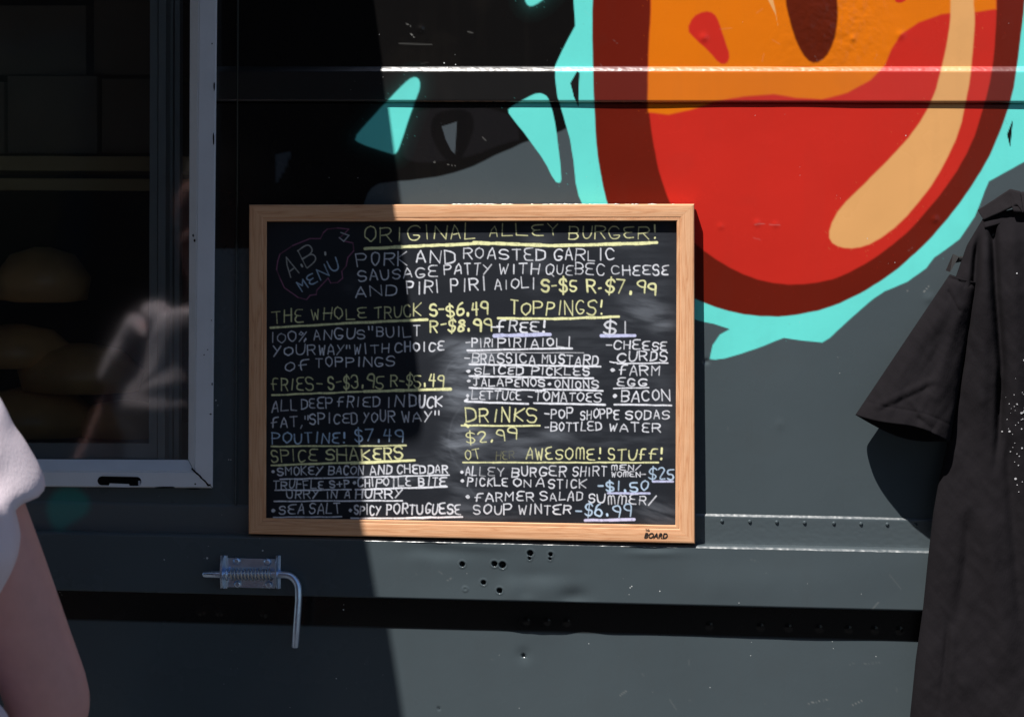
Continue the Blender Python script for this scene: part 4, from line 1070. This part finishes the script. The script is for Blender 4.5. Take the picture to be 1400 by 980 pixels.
# hanger: bar pokes out at the shoulder, hook over a screw in the truck side
hang = thing('coat_hanger', (float(W(1452, 236, .03)[0]), -0.03, float(W(1452, 236)[2])), 'black hanger inside the black T-shirt, its tip showing above the sleeve seam', 'hanger')
pts = [W(1304, 356, .030), W(1324, 352, .030), W(1356, 322, .028), W(1404, 292, .026), W(1452, 262, .028), W(1504, 292, .026), W(1560, 322, .028), W(1596, 356, .03)]
MB().tube(pts, 0.004, 10).build('bar', M['blackp'], hang)
mb = MB(); q4 = [W(1303, 347, .034), W(1311, 351, .036), W(1299, 372, .040), W(1293, 370, .034)]
bm = mb.bm; v = [bm.verts.new(p) for p in q4] + [bm.verts.new(Vector(p) + Vector((0, .003, 0))) for p in q4]
bm.faces.new(v[:4]); bm.faces.new(v[7:3:-1])
for i in range(4): bm.faces.new((v[i], v[i + 4], v[(i + 1) % 4 + 4], v[(i + 1) % 4]))
mb.build('bar_tip', M['blackp'], hang)
hk = [W(1452, 262, .033), W(1452, 240, .033)]
for k in range(10):
    a = -math.pi / 2 + math.pi * 1.25 * k / 9
    hk.append(W(1452 + 16 - 16 * math.cos(a + math.pi / 2), 240 - 20 * math.sin(a + math.pi / 2) * 1.0, .033 - .015 * k / 9))
MB().tube(hk, 0.0018, 8).build('hook', M['zinc'], hang)
hz = max(p[2] for p in hk); hxm = [p for p in hk if p[2] == hz][0]
MB().cyl((hxm[0], 0.004, hz - 0.0045), (hxm[0], -0.045, hz - 0.0045), 0.003, 10).build('hanging_screw', M['zinc'], truck)

# ------------------------------------------------------------------ people
def loft(bm, rings, n=20):
    """rings: (centre, rx, ry, axis-frame or None) closed solid"""
    allr = []
    if len(rings) > 2:      # resample with a smooth curve so limbs have no kinks
        A = np.array([[*c, a, b] for c, a, b in rings], float); m_ = len(A); out = [A[0]]
        for i in range(m_ - 1):
            p0, p1_, p2_, p3 = A[max(i - 1, 0)], A[i], A[i + 1], A[min(i + 2, m_ - 1)]
            for t in (0.25, 0.5, 0.75, 1.0):
                q = 0.5 * (2 * p1_ + (p2_ - p0) * t + (2 * p0 - 5 * p1_ + 4 * p2_ - p3) * t * t + (3 * p1_ - p0 - 3 * p2_ + p3) * t ** 3)
                q[3:] = np.maximum(q[3:], 0.0015); out.append(q)
        rings = [(tuple(q[:3]), q[3], q[4]) for q in out]
    for i, (c, rx, ry) in enumerate(rings):
        c = Vector(c)
        t = (Vector(rings[min(i + 1, len(rings) - 1)][0]) - Vector(rings[max(i - 1, 0)][0])).normalized()
        xa = Vector((1, 0, 0))
        if abs(t.dot(xa)) > 0.8: xa = Vector((0, 0, 1))
        xa = (xa - t * xa.dot(t)).normalized(); ya = t.cross(xa)
        allr.append([bm.verts.new(c + xa * rx * math.cos(2 * math.pi * k / n) + ya * ry * math.sin(2 * math.pi * k / n)) for k in range(n)])
    for a, b in zip(allr, allr[1:]):
        for k in range(n): bm.faces.new((a[k], a[(k + 1) % n], b[(k + 1) % n], b[k]))
    bm.faces.new(list(reversed(allr[0]))); bm.faces.new(allr[-1])

def remeshed(name, bm, voxel, m, parent, smooth_it=6, disp=None):
    bmesh.ops.recalc_face_normals(bm, faces=bm.faces)
    me = bpy.data.meshes.new(name); bm.to_mesh(me); bm.free()
    o = bpy.data.objects.new(name, me); COL.objects.link(o)
    r = o.modifiers.new('r', 'REMESH'); r.mode = 'VOXEL'; r.voxel_size = voxel; r.use_smooth_shade = True
    s_ = o.modifiers.new('s', 'SMOOTH'); s_.iterations = smooth_it; s_.factor = 0.6
    dg = bpy.context.evaluated_depsgraph_get()
    me2 = bpy.data.meshes.new_from_object(o.evaluated_get(dg)); me2.name = name
    bpy.data.objects.remove(o)
    if disp is not None:
        n = len(me2.vertices); co = np.empty(n * 3, np.float32); me2.vertices.foreach_get('co', co); co = co.reshape(-1, 3)
        no = np.empty(n * 3, np.float32); me2.vertices.foreach_get('normal', no); no = no.reshape(-1, 3)
        co = co + no * disp(co)[:, None]
        me2.vertices.foreach_set('co', co.astype(np.float32).reshape(-1)); me2.update()
    me2.polygons.foreach_set('use_smooth', [True] * len(me2.polygons))
    me2.materials.clear(); me2.materials.append(m)
    o2 = bpy.data.objects.new(name, me2); COL.objects.link(o2); o2.parent = parent
    return o2

ARM = {}
def arm_pts(side):
    s = side
    sh = (0.150 * s, 0.0, 1.362); el = (0.257 * s, 0.074, 1.048)
    wr = (0.218 * s, 0.185, 0.802)
    return Vector(sh), Vector(el), Vector(wr)
def make_person():
    root = bpy.data.objects.new('person', None); COL.objects.link(root)
    bm = bmesh.new()
    # torso, neck, head
    loft(bm, [((0, 0, .86), .13, .10), ((0, 0, .93), .165, .12), ((0, 0, 1.0), .155, .11), ((0, .005, 1.10), .125, .095), ((0, .005, 1.22), .145, .105), ((0, 0, 1.31), .16, .105), ((0, 0, 1.38), .15, .085), ((0, -.005, 1.415), .09, .065), ((0, -.005, 1.43), .055, .055)])
    loft(bm, [((0, -.01, 1.38), .06, .06), ((0, 0, 1.44), .050, .054), ((0, .012, 1.50), .050, .056)])
    loft(bm, [((0, .035, 1.462), .022, .020), ((0, .03, 1.475), .045, .052), ((0, .02, 1.51), .062, .078), ((0, .012, 1.56), .073, .092), ((0, .008, 1.60), .076, .096), ((0, 0, 1.64), .068, .086), ((0, -.002, 1.668), .045, .058), ((0, -.002, 1.68), .015, .02)])
    loft(bm, [((0, .100, 1.578), .006, .006), ((0, .112, 1.56), .010, .010), ((0, .118, 1.542), .014, .012), ((0, .104, 1.532), .012, .008)], 10)   # nose
    loft(bm, [((-.020, .095, 1.508), .004, .004), ((-.008, .102, 1.511), .006, .006), ((.008, .102, 1.511), .006, .006), ((.020, .095, 1.508), .004, .004)], 8)  # lips
    loft(bm, [((-.018, .093, 1.501), .004, .004), ((0, .100, 1.499), .006, .007), ((.018, .093, 1.501), .004, .004)], 8)
    for s in (-1, 1):
        loft(bm, [((.070 * s, .0, 1.525), .006, .008), ((.079 * s, -.004, 1.545), .008, .014), ((.080 * s, -.006, 1.565), .008, .016), ((.072 * s, -.004, 1.58), .006, .010)], 8)   # ears
        sh, el, wr = arm_pts(s)
        up = el - sh; fo = wr - el
        loft(bm, [(sh - up * .05, .045, .045), (sh + up * .12, .048, .050), (sh + up * .45, .050, .052), (sh + up * .80, .049, .050), (el - up * .02, .048, .049), (el + fo * .08, .047, .049), (el + fo * .3, .046, .047), (el + fo * .7, .030, .031), (wr, .024, .021)])
        # elbow point
        loft(bm, [(el + Vector((.004 * s, -.010, .03)), .02, .02), (el + Vector((.014 * s, -.028, -.005)), .017, .017), (el + Vector((.008 * s, -.015, -.035)), .016, .016)], 10)
        d = fo.normalized(); side_v = Vector((0, 1, 0)); side_v = (side_v - d * side_v.dot(d)).normalized(); nv = d.cross(side_v)
        # palm
        loft(bm, [(wr, .022, .018), (wr + d * .03, .030, .016), (wr + d * .07, .036, .015), (wr + d * .092, .035, .013)], 14)
        for k, ln in enumerate((.066, .075, .070, .054)):
            off = side_v * (0.026 - .0175 * k)
            b0 = wr + d * .080 + off * .9
            curl = nv * (-s)
            p1 = b0 + d * ln * .45 + off * .12; p2 = p1 + (d * .85 + curl * .5) * ln * .32; p3 = p2 + (d * .6 + curl * .8) * ln * .26
            loft(bm, [(b0, .0095, .0095), (p1, .0088, .0088), (p2, .008, .008), (p3, .0062, .0062)], 10)
        t0 = wr + d * .022 + side_v * .022
        t1 = t0 + (d * .6 + side_v * .8) * .035; t2 = t1 + (d * .95 + side_v * .3) * .03; t3 = t2 + d * .022
        loft(bm, [(t0, .012, .012), (t1, .0115, .0115), (t2, .0098, .0098), (t3, .007, .007)], 10)
        # legs
        hp_ = Vector((.085 * s, 0, .90)); kn = Vector((.095 * s, .015, .49)); an = Vector((.10 * s, -.02, .09))
        loft(bm, [(hp_, .08, .09), (hp_ + (kn - hp_) * .3, .082, .088), (hp_ + (kn - hp_) * .8, .058, .062), (kn, .053, .057), (kn + (an - kn) * .3, .052, .058), (kn + (an - kn) * .8, .034, .037), (an, .033, .038), (an - Vector((0, 0, .05)), .034, .045)])
    body = remeshed('body', bm, 0.0055, M['skin'], root, 4)
    # shirt
    bm = bmesh.new()
    loft(bm, [((0, 0, .90), .215, .155), ((0, 0, 1.02), .222, .155), ((0, .0, 1.08), .186, .145), ((0, .0, 1.14), .184, .146), ((0, -.010, 1.20), .216, .160), ((0, -.016, 1.255), .228, .160), ((0, -.010, 1.32), .190, .135), ((0, 0, 1.385), .150, .096), ((0, -.004, 1.418), .095, .074), ((0, -.004, 1.428), .070, .064)], 28)
    for s in (-1, 1):
        sh, el, wr = arm_pts(s); up = el - sh
        loft(bm, [(sh - up * .10 - Vector((.03 * s, 0, 0)), .045, .05), (sh - up * .02, .061, .063), (sh + Vector((.018 * s, .002, -.030)), .060, .064), (sh + Vector((.034 * s, .008, -.055)), .061, .067), (sh + Vector((.044 * s, .012, -.076)), .062, .067), (sh + Vector((.046 * s, .013, -.084)), .058, .064)], 24)
    def wr_(co):
        x, y, z = co[:, 0], co[:, 1], co[:, 2]
        d = 0.006 * (fbm(x * 1000 + 3000, z * 1000 + y * 500, 110, 501, 2) - 0.5)
        # tension folds running from the armpit over the shoulder
        for s in (-1, 1):
            ax, az = 0.13 * s, 1.27
            r_ = np.hypot(x - ax, z - az); a = np.arctan2(z - az, (x - ax) * s)
            d += 0.0016 * np.sin(a * 9 + 5 * r_) * np.exp(-((r_ - .07) / .05) ** 2)
        d += 0.003 * np.sin(z * 60 + 6 * np.sin(x * 14)) * np.exp(-((z - 1.08) / .07) ** 2)
        return d
    tee = remeshed('tshirt', bm, 0.006, M['tee'], root, 5, disp=wr_)
    # jeans
    bm = bmesh.new()
    loft(bm, [((0, 0, .80), .165, .125), ((0, 0, .90), .172, .128), ((0, 0, .965), .165, .122)], 24)
    for s in (-1, 1):
        loft(bm, [((.085 * s, 0, .88), .092, .108), ((.09 * s, 0, .72), .090, .098), ((.095 * s, .012, .49), .066, .072), ((.10 * s, -.01, .30), .062, .070), ((.10 * s, -.02, .07), .055, .062)], 20)
    remeshed('jeans', bm, 0.008, M['denim'], root, 4)
    for s in (-1, 1):
        bm = bmesh.new()
        loft(bm, [((.10 * s, -.075, .045), .030, .040), ((.10 * s, -.03, .055), .040, .050), ((.103 * s, .05, .045), .045, .043), ((.105 * s, .13, .034), .044, .032), ((.105 * s, .17, .028), .028, .022)], 16)
        o = remeshed('shoe', bm, 0.006, M['shoe'], root, 3)
        zmin = min(v.co.z for v in o.data.vertices)
        for v in o.data.vertices: v.co.z -= zmin
    # hair: cap and tied back tail
    bm = bmesh.new()
    loft(bm, [((0, -.03, 1.47), .045, .030), ((0, -.035, 1.52), .070, .062), ((0, -.022, 1.57), .082, .082), ((0, -.008, 1.615), .084, .098), ((0, -.004, 1.655), .074, .090), ((0, -.004, 1.690), .050, .060), ((0, -.004, 1.70), .02, .02)], 24)
    loft(bm, [((0, -.095, 1.60), .018, .018), ((0, -.125, 1.585), .026, .024), ((0, -.135, 1.50), .030, .024), ((0, -.125, 1.42), .020, .018), ((0, -.12, 1.38), .006, .006)], 14)
    remeshed('hair', bm, 0.006, M['hair'], root, 2, disp=lambda co: 0.003 * np.sin(co[:, 0] * 420 + 3 * np.sin(co[:, 2] * 30)))
    for s in (-1, 1):
        e = MB(); bmesh.ops.create_uvsphere(e.bm, u_segments=14, v_segments=10, radius=0.0115)
        bmesh.ops.translate(e.bm, vec=(.031 * s, .086, 1.572), verts=e.bm.verts)
        eo = e.build('eye', M['eye'], None, smooth=True); eo.parent = root
        i_ = MB(); i_.cyl((.031 * s, .0965, 1.572), (.031 * s, .0982, 1.572), .005, 12)
        io = i_.build('iris', M['hair'], None); io.parent = eo
    return root
p1 = make_person()
tag(p1, 'person in white T-shirt with bare arm hanging down, at the left edge', 'person')
PD = 0.86
ref = W(60, 655, PD)
ang = R(18)
p1.rotation_euler = (0, 0, ang)
loc_sleeve = Matrix.Rotation(ang, 3, 'Z') @ Vector((0.250, 0.01, 0))
p1.location = (float(ref[0]) - loc_sleeve.x + 0.006, -PD - loc_sleeve.y, 0)
p1.scale = (0.97, 0.97, 0.97)
